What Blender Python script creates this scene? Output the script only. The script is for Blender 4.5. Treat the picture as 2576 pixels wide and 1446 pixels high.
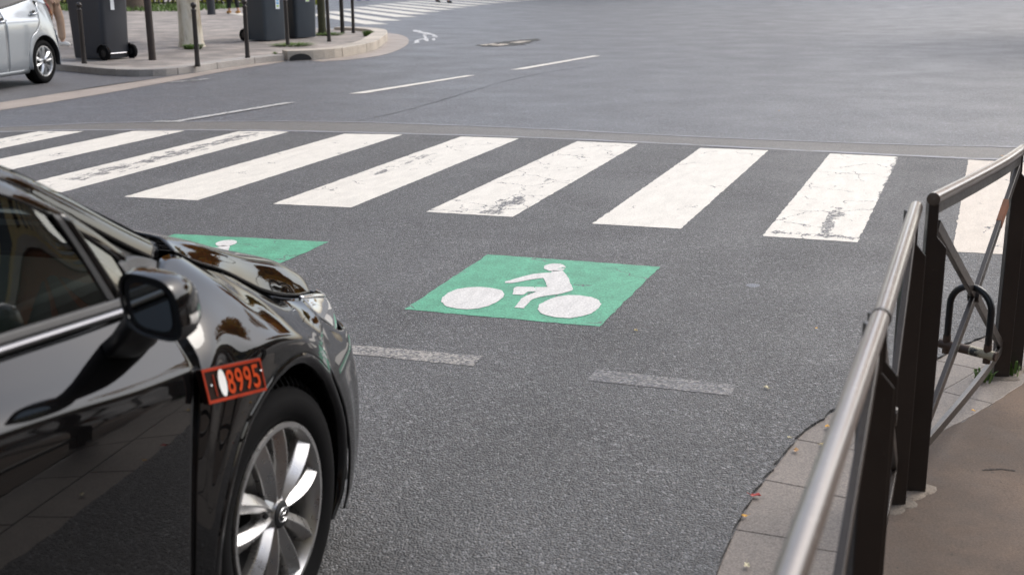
import bpy, bmesh, math, random
import numpy as np
from mathutils import Vector, Matrix, geometry
R = math.radians
rng = random.Random(7)
scn = bpy.context.scene
COL = scn.collection
for o in list(bpy.data.objects):
    bpy.data.objects.remove(o)

# ------------------------------------------------------------------ camera
cam_d = bpy.data.cameras.new("camera")
cam = bpy.data.objects.new("camera", cam_d); COL.objects.link(cam)
cam_d.sensor_width = 36.0
cam_d.lens = 3000.0 / 2576.0 * 36.0
cam_d.clip_start = 0.05; cam_d.clip_end = 2000
rx = Vector((0.9387260, 0.3445006, -0.0106229)); ux = Vector((-0.0804382, 0.2489468, 0.9651711)); fx = Vector((-0.3351465, 0.9051767, -0.2614038))
cam.matrix_world = Matrix(((rx.x, ux.x, -fx.x, 3.10817), (rx.y, ux.y, -fx.y, -6.75122), (rx.z, ux.z, -fx.z, 1.52133), (0, 0, 0, 1)))
cam_d.dof.use_dof = True; cam_d.dof.focus_distance = 5.6; cam_d.dof.aperture_fstop = 4.5
scn.camera = cam

# ------------------------------------------------------------------ light (overcast sky, soft sun)
SUN_EL, SUN_AZ = 46.0, 32.0     # azimuth: degrees clockwise from +Y
w = bpy.data.worlds.new("World"); scn.world = w; w.use_nodes = True
nt = w.node_tree; nt.nodes.clear()
sky = nt.nodes.new("ShaderNodeTexSky"); sky.sky_type = 'NISHITA'; sky.sun_disc = False
sky.sun_elevation = R(SUN_EL); sky.sun_rotation = R(SUN_AZ); sky.air_density = 1.0; sky.dust_density = 3.0; sky.ozone_density = 1.0
hs = nt.nodes.new("ShaderNodeHueSaturation"); hs.inputs["Saturation"].default_value = 0.62; hs.inputs["Value"].default_value = 1.0
bg = nt.nodes.new("ShaderNodeBackground"); bg.inputs["Strength"].default_value = 0.15
wo = nt.nodes.new("ShaderNodeOutputWorld")
nt.links.new(sky.outputs[0], hs.inputs["Color"]); nt.links.new(hs.outputs[0], bg.inputs[0]); nt.links.new(bg.outputs[0], wo.inputs[0])
sl = bpy.data.lights.new("sun", 'SUN'); sl.energy = 0.7; sl.angle = R(25); sl.color = (1.0, 0.97, 0.92)
so = bpy.data.objects.new("sun", sl); COL.objects.link(so)
sd = Vector((math.sin(R(SUN_AZ)) * math.cos(R(SUN_EL)), math.cos(R(SUN_AZ)) * math.cos(R(SUN_EL)), math.sin(R(SUN_EL))))
so.rotation_euler = (-sd).to_track_quat('-Z', 'Y').to_euler()
scn.view_settings.view_transform = 'Standard'; scn.view_settings.look = 'None'
scn.view_settings.exposure = 1.03; scn.view_settings.gamma = 1
scn.cycles.max_bounces = 8

# ------------------------------------------------------------------ object helpers
def tag(o, label=None, cat=None, group=None, kind=None):
    if label: o['label'] = label
    if cat: o['category'] = cat
    if group: o['group'] = group
    if kind: o['kind'] = kind
    return o
def thing(name, label, cat, loc=(0, 0, 0), rz=0, group=None):
    o = bpy.data.objects.new(name, None); COL.objects.link(o)
    o.location = loc; o.rotation_euler = (0, 0, rz)
    return tag(o, label, cat, group)
def obj(name, verts, faces, mat, parent=None, smooth=False, mats=None, fm=None):
    me = bpy.data.meshes.new(name); me.from_pydata([tuple(v) for v in verts], [], [tuple(f) for f in faces]); me.update()
    o = bpy.data.objects.new(name, me); COL.objects.link(o)
    for m in (mats or [mat]): me.materials.append(m)
    if fm:
        for p, k in zip(me.polygons, fm): p.material_index = k
    if smooth:
        me.shade_smooth()
    if parent: o.parent = parent
    return o
def bobj(name, bm, mat, parent=None, smooth=False):
    bmesh.ops.recalc_face_normals(bm, faces=bm.faces[:])
    me = bpy.data.meshes.new(name); bm.to_mesh(me); bm.free()
    o = bpy.data.objects.new(name, me); COL.objects.link(o); me.materials.append(mat)
    if smooth: me.shade_smooth()
    if parent: o.parent = parent
    return o
def structure(o):
    o['kind'] = 'structure'; return o
def smooth_angle(o, deg=35):
    o.data.shade_smooth()
    try: o.data.set_sharp_from_angle(angle=R(deg))
    except Exception: pass
    return o
def bevel(o, wdt=0.004, seg=2):
    m = o.modifiers.new("bevel", 'BEVEL'); m.width = wdt; m.segments = seg; m.limit_method = 'ANGLE'; m.angle_limit = R(40)
    return o
def bm_box(bm, c, s, rz=0, M=None):
    mm = M if M is not None else (Matrix.Translation(c) @ Matrix.Rotation(rz, 4, 'Z'))
    r = bmesh.ops.create_cube(bm, size=1.0)
    for v in r['verts']: v.co = mm @ Vector((v.co.x * s[0], v.co.y * s[1], v.co.z * s[2]))
    return r['verts']
def bm_bar(bm, a, b, wd, ht, up=(0, 0, 1)):
    a, b = Vector(a), Vector(b); d = (b - a); L = d.length; d.normalize()
    x = d.cross(Vector(up)).normalized(); y = x.cross(d).normalized()
    mm = Matrix(((x.x, y.x, d.x, 0), (x.y, y.y, d.y, 0), (x.z, y.z, d.z, 0), (0, 0, 0, 1)))
    mm.translation = (a + b) / 2
    r = bmesh.ops.create_cube(bm, size=1.0)
    for v in r['verts']: v.co = mm @ Vector((v.co.x * wd, v.co.y * ht, v.co.z * L))
def bm_sweep(bm, pts, wd, ht):
    pts = [Vector(p) for p in pts]; rings = []
    for i, p in enumerate(pts):
        d = (pts[min(i + 1, len(pts) - 1)] - pts[max(i - 1, 0)]).normalized(); x = d.cross(Vector((0, 0, 1))).normalized(); y = x.cross(d)
        rings.append([bm.verts.new(p + x * a * wd / 2 + y * b * ht / 2) for a, b in ((-1, -1), (1, -1), (1, 1), (-1, 1))])
    for a, b in zip(rings, rings[1:]):
        for k in range(4): bm.faces.new((a[k], a[(k + 1) % 4], b[(k + 1) % 4], b[k]))
    bm.faces.new(rings[0][::-1]); bm.faces.new(rings[-1])
def bm_lathe(bm, prof, n=24, M=None, cap=True):
    rings = []
    for r, z in prof:
        rings.append([bm.verts.new((M or Matrix()) @ Vector((r * math.cos(2 * math.pi * k / n), r * math.sin(2 * math.pi * k / n), z))) for k in range(n)])
    for a, b in zip(rings, rings[1:]):
        for k in range(n): bm.faces.new((a[k], a[(k + 1) % n], b[(k + 1) % n], b[k]))
    if cap:
        bm.faces.new(rings[0][::-1]); bm.faces.new(rings[-1])
def cr(P, n):
    """open Catmull-Rom spline through the points, n steps per span"""
    P = np.asarray(P, float)
    if len(P) == 2:
        t = np.linspace(0, 1, n + 1)[:, None]; return P[0] * (1 - t) + P[1] * t
    Q = np.vstack([2 * P[0] - P[1], P, 2 * P[-1] - P[-2]]); out = []
    for i in range(1, len(Q) - 2):
        for k in range(n):
            t = k / n
            out.append(0.5 * ((2 * Q[i]) + (-Q[i - 1] + Q[i + 1]) * t + (2 * Q[i - 1] - 5 * Q[i] + 4 * Q[i + 1] - Q[i + 2]) * t * t + (-Q[i - 1] + 3 * Q[i] - 3 * Q[i + 1] + Q[i + 2]) * t ** 3))
    out.append(P[-1]); return np.array(out)
def net(rows, nu=6, nv=6):
    A = np.array([cr(r, nu) for r in rows]); B = np.array([cr(A[:, j], nv) for j in range(A.shape[1])])
    B = np.transpose(B, (1, 0, 2)); m, n = B.shape[:2]
    return B.reshape(-1, 3), [(i * n + j, i * n + j + 1, (i + 1) * n + j + 1, (i + 1) * n + j) for i in range(m - 1) for j in range(n - 1)]
def bm_tube(bm, pts, r, n=12, cap=True):
    pts = [Vector(p) for p in pts]; rings = []
    ref = Vector((0, 0, 1))
    for i, p in enumerate(pts):
        d = (pts[min(i + 1, len(pts) - 1)] - pts[max(i - 1, 0)]).normalized()
        if i == 0:
            x = d.cross(ref if abs(d.z) < .95 else Vector((1, 0, 0))).normalized()
        else:
            x = (x - d * x.dot(d)).normalized()
        y = d.cross(x); rr = r[i] if isinstance(r, (list, tuple)) else r
        rings.append([bm.verts.new(p + (x * math.cos(2 * math.pi * k / n) + y * math.sin(2 * math.pi * k / n)) * rr) for k in range(n)])
    for a, b in zip(rings, rings[1:]):
        for k in range(n): bm.faces.new((a[k], a[(k + 1) % n], b[(k + 1) % n], b[k]))
    if cap: bm.faces.new(rings[0][::-1]); bm.faces.new(rings[-1])
def copy_tree(o, parent=None):
    c = o.copy(); COL.objects.link(c); c.parent = parent
    for ch in list(o.children): copy_tree(ch, c)
    return c
def applied(o):
    """bake modifiers into the mesh"""
    bpy.context.view_layer.update()
    dg = bpy.context.evaluated_depsgraph_get(); me = bpy.data.meshes.new_from_object(o.evaluated_get(dg))
    o.modifiers.clear(); o.data = me; return o
def inpoly(x, y, P):
    c = False; j = len(P) - 1
    for i in range(len(P)):
        if (P[i][1] > y) != (P[j][1] > y) and x < (P[j][0] - P[i][0]) * (y - P[i][1]) / (P[j][1] - P[i][1]) + P[i][0]: c = not c
        j = i
    return c

# ------------------------------------------------------------------ materials
class NT:
    def __init__(s, name):
        s.m = bpy.data.materials.new(name); s.m.use_nodes = True; s.t = s.m.node_tree
        s.p = s.t.nodes["Principled BSDF"]; s.out = s.t.nodes["Material Output"]; s.tc = None
    def n(s, typ, **kw):
        x = s.t.nodes.new("ShaderNode" + typ)
        for k, v in kw.items():
            if k in x.inputs: s.put(x.inputs[k], v)
            else: setattr(x, k, v)
        return x
    def put(s, sock, v):
        if isinstance(v, bpy.types.NodeSocket): s.t.links.new(v, sock)
        else:
            if sock.type == 'RGBA' and isinstance(v, (tuple, list)) and len(v) == 3: v = (*v, 1)
            sock.default_value = v
    def co(s, scale=(1, 1, 1)):
        if s.tc is None: s.tc = s.n("TexCoord").outputs["Object"]
        if scale == (1, 1, 1): return s.tc
        return s.n("Mapping", Vector=s.tc, Scale=scale).outputs[0]
    def noise(s, scale, detail=4, rough=.5, vec=None):
        return s.n("TexNoise", Vector=vec or s.co(), Scale=scale, Detail=detail, Roughness=rough).outputs["Fac"]
    def vor(s, scale, feature='F1', out="Distance", vec=None, rnd=1.0):
        v = s.n("TexVoronoi", feature=feature); s.put(v.inputs["Vector"], vec or s.co()); v.inputs["Scale"].default_value = scale; v.inputs["Randomness"].default_value = rnd
        return v.outputs[out]
    def ramp(s, fac, stops, interp='LINEAR'):
        r = s.n("ValToRGB"); s.put(r.inputs[0], fac); e = r.color_ramp; e.interpolation = interp
        while len(e.elements) < len(stops): e.elements.new(0.5)
        for el, (p, c) in zip(e.elements, stops):
            el.position = p; el.color = (c, c, c, 1) if isinstance(c, (int, float)) else (*c, 1)
        return r.outputs[0]
    def math(s, op, a, b=0.0, clamp=False):
        m = s.n("Math", operation=op, use_clamp=clamp); s.put(m.inputs[0], a); s.put(m.inputs[1], b); return m.outputs[0]
    def mix(s, fac, a, b, mode='MIX'):
        m = s.n("Mix", data_type='RGBA', blend_type=mode); s.put(m.inputs[0], fac); s.put(m.inputs[6], a); s.put(m.inputs[7], b); return m.outputs[2]
    def bump(s, h, st=.3, dist=.01):
        b = s.n("Bump"); s.put(b.inputs["Height"], h); b.inputs["Strength"].default_value = st; b.inputs["Distance"].default_value = dist
        s.put(s.p.inputs["Normal"], b.outputs[0])
    def set(s, **kw):
        names = dict(col="Base Color", rough="Roughness", metal="Metallic", coat="Coat Weight", coatr="Coat Roughness", ior="IOR", spec="Specular IOR Level", trans="Transmission Weight", alpha="Alpha", sheen="Sheen Weight")
        for k, v in kw.items(): s.put(s.p.inputs[names[k]], v)
        return s.m
def plain(name, col, rough=.5, metal=0, coat=0, var=.12, vs=8, spec=.5):
    n = NT(name); f = n.noise(vs, 5)
    c = n.mix(f, tuple(x * (1 - var) for x in col), tuple(x * (1 + var) for x in col))
    r = n.math('ADD', n.math('MULTIPLY', f, .16), rough - .08, True)
    return n.set(col=c, rough=r, metal=metal, coat=coat, spec=spec)

def asphalt_nodes(n, base, scale=115, lo=.42, hi=1.5, spark=3.0, big=.22, tint=(1, 1, 1), streak=False):
    cell = n.n("SeparateColor", Color=n.vor(scale, out="Color")).outputs[0]
    val = n.ramp(cell, [(0, lo / 3), (.55, .9 / 3), (.9, hi / 3), (.975, spark / 3), (1, spark / 3)])
    if streak == 1.0:
        c2 = n.n("SeparateColor", Color=n.vor(scale * .70, out="Color")).outputs[0]
        v2 = n.ramp(c2, [(0, .20 / 3), (.5, .85 / 3), (.88, 1.7 / 3), (.965, 1.15), (1, 1.25)])
        val = n.mix(n.ramp(n.noise(.8, 4, .6), [(.46, 0), (.60, .6)]), val, v2)
        val = n.mix(n.ramp(n.noise(1.6, 5, .65, n.n("Mapping", Vector=n.co(), Location=(11, 5, 0)).outputs[0]), [(.56, 0), (.68, .5)]), val, (.30, .30, .31))
    fine = n.ramp(n.noise(scale * 2.6, 2), [(.3, .75), (.7, 1.2)])
    bigv = n.math('ADD', n.math('MULTIPLY', n.noise(.45, 5, .6), big * 2), 1 - big)
    mid = n.math('ADD', n.math('MULTIPLY', n.noise(5.5, 4, .6), .36), .82)
    if streak:
        sv = n.n("Mapping", Vector=n.co(), Rotation=(0, 0, R(4)), Scale=(1.3, .10, 1)).outputs[0]
        bigv = n.math('MULTIPLY', bigv, n.ramp(n.noise(1.0, 4, .6, sv), [(.34, 1 - .16 * streak), (.52, 1.0), (.68, 1 + .14 * streak)]))
        pt_ = n.ramp(n.vor(.16, out="Color"), [(0, .94), (1, 1.06)]); bigv = n.math('MULTIPLY', bigv, n.n("SeparateColor", Color=pt_).outputs[0])
        oil = n.noise(.9, 5, .65, n.n("Mapping", Vector=n.co(), Location=(7, 3, 0)).outputs[0]); bigv = n.math('MULTIPLY', bigv, n.ramp(oil, [(.60, 1.0), (.72, 1 - .2 * streak)]))
    k = n.math('MULTIPLY', n.math('MULTIPLY', bigv, mid), fine)
    col = n.mix(1.0, n.mix(1.0, val, tuple(3 * b * t for b, t in zip(base, tint)), 'MULTIPLY'), k, 'MULTIPLY')
    hue = n.n("SeparateColor", Color=n.vor(scale, out="Color")).outputs[2]
    col = n.mix(n.ramp(hue, [(.75, 0), (1, .35)]), col, n.mix(1.0, col, (1.25, 1.0, .8), 'MULTIPLY'))
    dist = n.vor(scale, out="Distance")
    return col, dist
def asphalt(name, base, scale=115, rough=.62, st=.9, gum=True, **kw):
    n = NT(name); col, dist = asphalt_nodes(n, base, scale, **kw)
    if gum:
        vv = n.n("TexVoronoi", feature='F1'); n.put(vv.inputs["Vector"], n.co()); vv.inputs["Scale"].default_value = 1.9
        wob = n.math('ADD', vv.outputs["Distance"], n.math('MULTIPLY', n.noise(22, 3), .05))
        on = n.n("SeparateColor", Color=vv.outputs["Color"]).outputs[1]
        rad = n.math('MULTIPLY', n.math('SUBTRACT', on, .35), .11)
        m = n.math('LESS_THAN', wob, n.math('ADD', rad, .03))
        col = n.mix(n.math('MULTIPLY', m, .55), col, (.21, .23, .27))
    h = n.math('SUBTRACT', 1.0, dist)
    n.bump(h, st, .006)
    rr = n.ramp(n.noise(1.2, 4), [(.3, rough - .07), (.7, rough + .08)])
    return n.set(col=col, rough=rr)
def paint_mat(name, col, wear=.3, seed=0.0, stretch=(3.2, 1.0, 1), crack=.5, gapbase=(.075, .075, .08), rough=.6, fade=0.0, dirt=.25, grit=.25, scuff=None):
    n = NT(name); v0 = n.n("Mapping", Vector=n.co(), Location=(seed, seed * .7, 0)).outputs[0]
    vs = n.n("Mapping", Vector=v0, Scale=stretch).outputs[0]
    big = n.noise(1.3, 2, .5, vs); fin = n.noise(16, 6, .68, vs)
    t = n.math('ADD', n.math('MULTIPLY', big, .62), n.math('MULTIPLY', fin, .38))
    worn = n.ramp(t, [(.715 - .19 * wear, 0), (.755 - .19 * wear, 1)]) if wear > 0 else 0.0
    if crack > 0:
        wv = n.n("VectorMath", operation='ADD'); n.put(wv.inputs[0], v0)
        nz = n.n("TexNoise", Vector=v0, Scale=9, Detail=3); sc = n.n("VectorMath", operation='SCALE'); n.put(sc.inputs[0], nz.outputs["Color"]); sc.inputs[3].default_value = .16
        n.put(wv.inputs[1], sc.outputs[0])
        e = n.vor(2.6, 'DISTANCE_TO_EDGE', vec=wv.outputs[0])
        cm = n.math('MULTIPLY', n.math('LESS_THAN', e, .0085), n.ramp(n.noise(3.2, 2, .5, v0), [(.62 - .13 * crack, 0), (.64 - .13 * crack, 1)]))
        worn = n.math('MAXIMUM', worn, cm)
    for (a, b, c, hw, y0, y1, th) in scuff or []:
        xyz = n.n("SeparateXYZ", Vector=n.co()); d = n.math('ABSOLUTE', n.math('ADD', n.math('ADD', n.math('MULTIPLY', xyz.outputs[0], a), n.math('MULTIPLY', xyz.outputs[1], b)), c))
        near_ = n.math('SUBTRACT', 1.0, n.math('DIVIDE', d, hw), True)
        iny = n.math('MULTIPLY', n.math('GREATER_THAN', xyz.outputs[1], y0), n.math('LESS_THAN', xyz.outputs[1], y1))
        sn = n.noise(9, 7, .72, n.n("Mapping", Vector=n.co(), Scale=(1.6, .55, 1)).outputs[0])
        k = n.math('MULTIPLY', n.math('ADD', n.math('MULTIPLY', near_, .22), sn), iny)
        worn = n.math('MAXIMUM', worn, n.math('MULTIPLY', n.ramp(k, [(th, 0), (th + .05, 1)]), n.ramp(n.noise(60, 3, .7), [(.36, .25), (.52, 1)])))
    if fade > 0:
        worn = n.math('MAXIMUM', worn, n.ramp(n.noise(75, 3, .7, v0), [(.62 - .3 * fade, 0), (.70 - .22 * fade, 1)]))
    ac, dist = asphalt_nodes(n, gapbase, 115)
    d1 = n.ramp(n.noise(4.5, 5, .65, vs), [(.35, 1.0), (.8, 1 - dirt)]); d2 = n.ramp(n.noise(95, 3), [(.3, 1 - grit), (.6, 1.0)])
    pc = n.mix(1.0, n.mix(1.0, col, d1, 'MULTIPLY'), d2, 'MULTIPLY')
    c = n.mix(worn, pc, ac)
    n.bump(n.math('SUBTRACT', n.math('MULTIPLY', n.math('SUBTRACT', 1.0, dist), .5), n.math('MULTIPLY', worn, .4)), .35, .006)
    return n.set(col=c, rough=rough)

M = {}
M['road_far'] = asphalt("asphalt_worn", (.082, .085, .094), 105, .54, .6, lo=.50, hi=1.45, spark=2.6, big=.13)
M['road_near'] = asphalt("asphalt_coarse", (.070, .070, .072), 150, .62, .9, lo=.30, hi=1.6, spark=3.2, big=.26, streak=1.0)
M['band'] = asphalt("asphalt_trench", (.118, .112, .104), 170, .60, .4, gum=False, lo=.7, hi=1.3, spark=1.8, big=.08)
M['bay'] = asphalt("asphalt_bay", (.092, .092, .098), 130, .62, .5, lo=.6, hi=1.4, spark=2.2, big=.16)
M['seam'] = plain("tar", (.06, .06, .063), .5)
M['edge'] = plain("pale_joint_sealant", (.19, .19, .205), .55)
def mastic(name, base):
    n = NT(name); a = n.noise(.8, 6, .65); b = n.noise(9, 6, .7); c = n.noise(160, 3, .7)
    v = n.math('ADD', n.math('ADD', n.math('MULTIPLY', a, .7), n.math('MULTIPLY', b, .35)), n.math('MULTIPLY', n.math('SUBTRACT', c, .5), .9))
    col = n.ramp(v, [(.28, tuple(x * .55 for x in base)), (.52, base), (.76, tuple(x * 1.45 for x in base))])
    st = n.ramp(n.noise(1.7, 6, .62, n.n("Mapping", Vector=n.co(), Location=(3, 1, 0)).outputs[0]), [(.40, 0), (.62, 1)]); col = n.mix(n.math('MULTIPLY', st, .8), col, n.mix(1.0, col, (1.9, 1.85, 1.8), 'MULTIPLY'))
    pit = n.ramp(n.noise(34, 6, .75), [(.60, 0), (.66, 1)]); col = n.mix(n.math('MULTIPLY', pit, .75), col, n.mix(1.0, col, (.4, .4, .4), 'MULTIPLY'))
    n.bump(n.math('ADD', n.math('MULTIPLY', b, .6), c), .25, .004)
    return n.set(col=col, rough=n.ramp(b, [(.3, .78), (.7, .92)]))
M['pave_near'] = mastic("mastic_brown", (.066, .046, .033))
M['pave_far'] = mastic("mastic_grey", (.172, .156, .144))
def granite(name, base):
    n = NT(name); a = n.noise(1.6, 5, .6); g = n.noise(230, 3, .8); s = n.n("SeparateColor", Color=n.vor(260, out="Color")).outputs[0]
    v = n.math('ADD', n.math('MULTIPLY', s, .35), n.math('ADD', n.math('MULTIPLY', g, .35), n.math('MULTIPLY', a, .6)))
    col = n.ramp(v, [(.35, tuple(x * .5 for x in base)), (.62, base), (.85, tuple(x * 1.5 for x in base))])
    n.bump(g, .2, .003); return n.set(col=col, rough=.62)
M['mortar'] = mastic('mortar', (.12, .10, .08))
M['kerb_near'] = granite("granite_near", (.150, .126, .106))
M['kerb_far'] = granite("granite_far", (.27, .25, .23))
M['kerb_tall'] = granite("granite_pale", (.37, .325, .27))
M['gutter'] = granite("gutter_stone", (.25, .212, .182))
WHITE = (.66, .62, .55)
M['leaf'] = []
for c in ((.55, .42, .14), (.55, .30, .07), (.45, .05, .04), (.62, .55, .36), (.40, .22, .08), (.7, .38, .05)):
    M['leaf'].append(plain("leaf_%d" % len(M['leaf']), c, .6, var=.3, vs=60))
def metal_brown():
    n = NT("brown_painted_steel"); a = n.noise(5, 5, .6); b = n.noise(70, 4, .7)
    c = n.ramp(a, [(.3, (.016, .011, .009)), (.7, (.026, .019, .015))]); s = n.ramp(b, [(.66, 0), (.72, 1)])
    c = n.mix(n.math('MULTIPLY', s, .25), c, (.16, .13, .11))
    return n.set(col=c, rough=n.ramp(b, [(.3, .33), (.7, .48)]), coat=.15)
M['steel'] = metal_brown()
def rail():
    n = NT("worn_rail_steel"); a = n.noise(5, 5, .6, n.co((1, .3, 1))); b = n.noise(55, 4, .75)
    c = n.ramp(a, [(.3, (.045, .029, .020)), (.72, (.105, .078, .058))]); c = n.mix(n.ramp(b, [(.60, 0), (.68, .6)]), c, (.20, .18, .16))
    n.p.inputs["Coat IOR"].default_value = 1.85
    return n.set(col=c, rough=n.ramp(a, [(.3, .42), (.7, .30)]), metal=.30, coat=.65, coatr=n.ramp(b, [(.3, .10), (.7, .24)]))
M['rail'] = rail()
def rusty(name, paint):
    n = NT(name); a = n.noise(14, 6, .7); c = n.mix(n.ramp(a, [(.50, 0), (.60, 1)]), paint, (.16, .055, .018)); return n.set(col=c, rough=.65)
M['rust'] = rusty("rust_patch", (.20, .065, .02)); M['lockbar'] = plain("rusty_lock_bar", (.055, .030, .018), .6, vs=40, var=.6)
M['lockrubber'] = plain("black_vinyl", (.008, .010, .012), .32, vs=30)
M['lockmark'] = paint_mat("worn_sticker", (.42, .38, .27), .75, 3, (9, 9, 9), 0, (.02, .02, .02), .4)
M['bollard'] = plain("bollard_paint", (.019, .013, .010), .42, coat=.1, vs=20)
M['postrust'] = plain("dark_rusted_post", (.030, .020, .016), .6, vs=14, var=.5)
M['bin'] = plain("bin_plastic", (.028, .031, .038), .48, vs=4, var=.2); M['bin_blue'] = plain("bin_plastic_blue", (.035, .046, .058), .48, vs=4, var=.2)
M['rubber'] = plain("rubber", (.0045, .0045, .005), .85, vs=30, var=.2, spec=.12)
M['black'] = plain("black_plastic", (.006, .006, .007), .5, vs=20)
M['sticker'] = plain("sticker_white", (.75, .78, .80), .4, vs=10)
M['sticker_b'] = plain("sticker_blue", (.18, .45, .72), .4); M['sticker_g'] = plain("sticker_green", (.42, .62, .12), .4)
def carpaint(name, col, metal=0.0, rough=.4, flake=0.0):
    n = NT(name); f = n.noise(600, 2)
    c = n.mix(f, tuple(x * (1 - flake) for x in col), tuple(x * (1 + flake) for x in col))
    return n.set(col=c, rough=rough, metal=metal, coat=1.0, coatr=.02, spec=.0 if metal == 0 else .5)
M['cpblack'] = carpaint("black_gloss_paint", (.0035, .0034, .0036), 0, .25); M['cpblack'].node_tree.nodes["Principled BSDF"].inputs["Coat IOR"].default_value = 1.47
M['cpsilver'] = carpaint("silver_metallic_paint", (.29, .32, .35), .6, .34, .12)
def glass(name, tint, refl_ior):
    n = NT(name); t = n.t
    tr = n.n("BsdfTransparent", Color=tint); gl = n.n("BsdfGlossy", Roughness=.0); fr = n.n("Fresnel", IOR=refl_ior)
    mx = n.n("MixShader"); n.put(mx.inputs[0], fr.outputs[0]); n.put(mx.inputs[1], tr.outputs[0]); n.put(mx.inputs[2], gl.outputs[0])
    t.links.new(mx.outputs[0], n.out.inputs[0]); return n.m
M['glass'] = glass("car_glass", (.42, .50, .47), 2.1)
M['glassdark'] = glass("tinted_glass", (.10, .11, .10), 1.55)
M['mirror'] = NT("mirror_glass").set(col=(.55, .60, .60), rough=.02, metal=1)
M['lens'] = NT("headlamp_lens").set(col=(.10, .105, .11), rough=.06, coat=1.0, coatr=.01)
M['lens_clear'] = NT("indicator_lens").set(col=(.45, .44, .42), rough=.12, coat=1.0, coatr=.02)
M['red'] = NT("tail_lens_red").set(col=(.42, .02, .015), rough=.12, coat=1.0)
M['amber'] = NT("tail_lens_amber").set(col=(.65, .20, .03), rough=.12, coat=1.0)
M['satin'] = plain("satin_trim", (.20, .20, .21), .32, .9, var=.05)
M['chrome'] = plain("chrome", (.55, .55, .56), .16, 1, var=.05)
def alloy(name, c, r):
    n = NT(name); return n.set(col=n.mix(n.noise(14, 4), tuple(x * .85 for x in c), c), rough=n.ramp(n.noise(40, 4), [(.3, r - .06), (.7, r + .08)]), metal=.9, coat=.4)
M['alloy'] = alloy("alloy_silver", (.47, .465, .46), .30); M['alloy2'] = alloy("hubcap_silver", (.60, .61, .62), .35)
M['plate'] = plain("plate_black", (.016, .008, .006), .4, spec=.12); M['orange'] = plain("plate_orange", (.46, .052, .010), .45, vs=60, var=.25, spec=.12); M['plateframe'] = plain("plate_frame_red", (.30, .030, .010), .5, vs=60, var=.3, spec=.12); M['whitedot'] = plain("plate_dot", (.78, .78, .76), .5)
M['seat'] = plain("seat_fabric", (.02, .02, .022), .9); M['dash'] = plain("dashboard", (.028, .027, .026), .55)
M['emblem'] = plain("emblem_metal", (.6, .6, .6), .25, .9)
M['grass'] = plain("grass", (.085, .15, .025), .7, var=.5, vs=40)
M['moss'] = plain("mossy_bark", (.055, .055, .030), .9, var=.6, vs=14)
def bark():
    n = NT("pale_bark"); v = n.co((6, 6, 1.6)); a = n.noise(1.0, 6, .65, v); b = n.noise(2.2, 5, .6, v)
    c = n.ramp(a, [(.30, (.20, .15, .10)), (.44, (.42, .37, .28)), (.55, (.56, .51, .41)), (.72, (.60, .57, .50))])
    c = n.mix(n.ramp(b, [(.60, 0), (.72, .7)]), c, (.26, .20, .13)); n.bump(a, .25, .012); return n.set(col=c, rough=.85)
M['bark'] = bark()
M['barkdark'] = plain("dark_bark", (.10, .075, .055), .9, var=.5, vs=9)
def leaves(name, col):
    n = NT(name); f = n.noise(3, 5); c = n.mix(f, tuple(x * .6 for x in col), tuple(x * 1.3 for x in col))
    df = n.n("BsdfDiffuse", Color=c); tl = n.n("BsdfTranslucent", Color=c); mx = n.n("MixShader", Fac=.7); n.put(mx.inputs[1], df.outputs[0]); n.put(mx.inputs[2], tl.outputs[0]); n.t.links.new(mx.outputs[0], n.out.inputs[0]); return n.m
M['crown'] = [leaves("autumn_leaves_gold", (.75, .46, .06)), leaves("autumn_leaves_orange", (.70, .30, .04)), leaves("autumn_leaves_green", (.20, .22, .04))]
M['skin'] = plain("skin", (.45, .27, .19), .5); M['beige'] = plain("beige_twill", (.42, .29, .205), .9, vs=14, var=.25)
M['blackcloth'] = plain("black_cloth", (.012, .012, .013), .9); M['navy'] = plain("navy_cloth", (.02, .03, .09), .9); M['grey'] = plain("grey_cloth", (.12, .12, .13), .9)
M['whiteshoe'] = plain("white_leather", (.72, .70, .66), .5); M['patternshoe'] = plain("tan_patterned_shoe", (.50, .26, .08), .6, var=.8, vs=24); M['hair'] = plain("hair", (.03, .018, .01), .6)
M['blueshoe'] = plain("blue_shoe", (.05, .09, .30), .6)
M['wallA'] = plain("ochre_render", (.58, .45, .22), .85, vs=2); M['wood'] = plain("shopfront_wood", (.26, .085, .025), .5, var=.4, vs=3)
M['stone'] = plain("limestone", (.42, .37, .29), .85, vs=2); M['zinc'] = plain("zinc_roof", (.16, .18, .20), .5); M['winglass'] = NT("window_dark").set(col=(.02, .024, .028), rough=.08)

# ------------------------------------------------------------------ ground sheets
def sheet(name, pts, z, mat, thick=0.0):
    bm = bmesh.new(); vs = [bm.verts.new((x, y, z)) for x, y in pts]
    f = bm.faces.new(vs); f.normal_update()
    if f.normal.z < 0: f.normal_flip()
    if thick:
        r = bmesh.ops.extrude_face_region(bm, geom=[f])
        bmesh.ops.translate(bm, vec=(0, 0, -thick), verts=[v for v in r['geom'] if isinstance(v, bmesh.types.BMVert)])
    bmesh.ops.triangulate(bm, faces=[f for f in bm.faces if len(f.verts) > 4])
    return bobj(name, bm, mat)
def ragged(pts, step, amp, rg):
    out = []
    for (x0, y0), (x1, y1) in zip(pts, pts[1:]):
        L = math.hypot(x1 - x0, y1 - y0); n = max(1, int(L / step)); nx, ny = -(y1 - y0) / L, (x1 - x0) / L
        for k in range(n):
            t = k / n; d = rg.gauss(0, amp)
            out.append((x0 + (x1 - x0) * t + nx * d, y0 + (y1 - y0) * t + ny * d))
    out.append(pts[-1]); return out
structure(sheet("road", [(-300, -300), (300, -300), (300, 500), (-300, 500)], -.004, M['road_far']))
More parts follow.
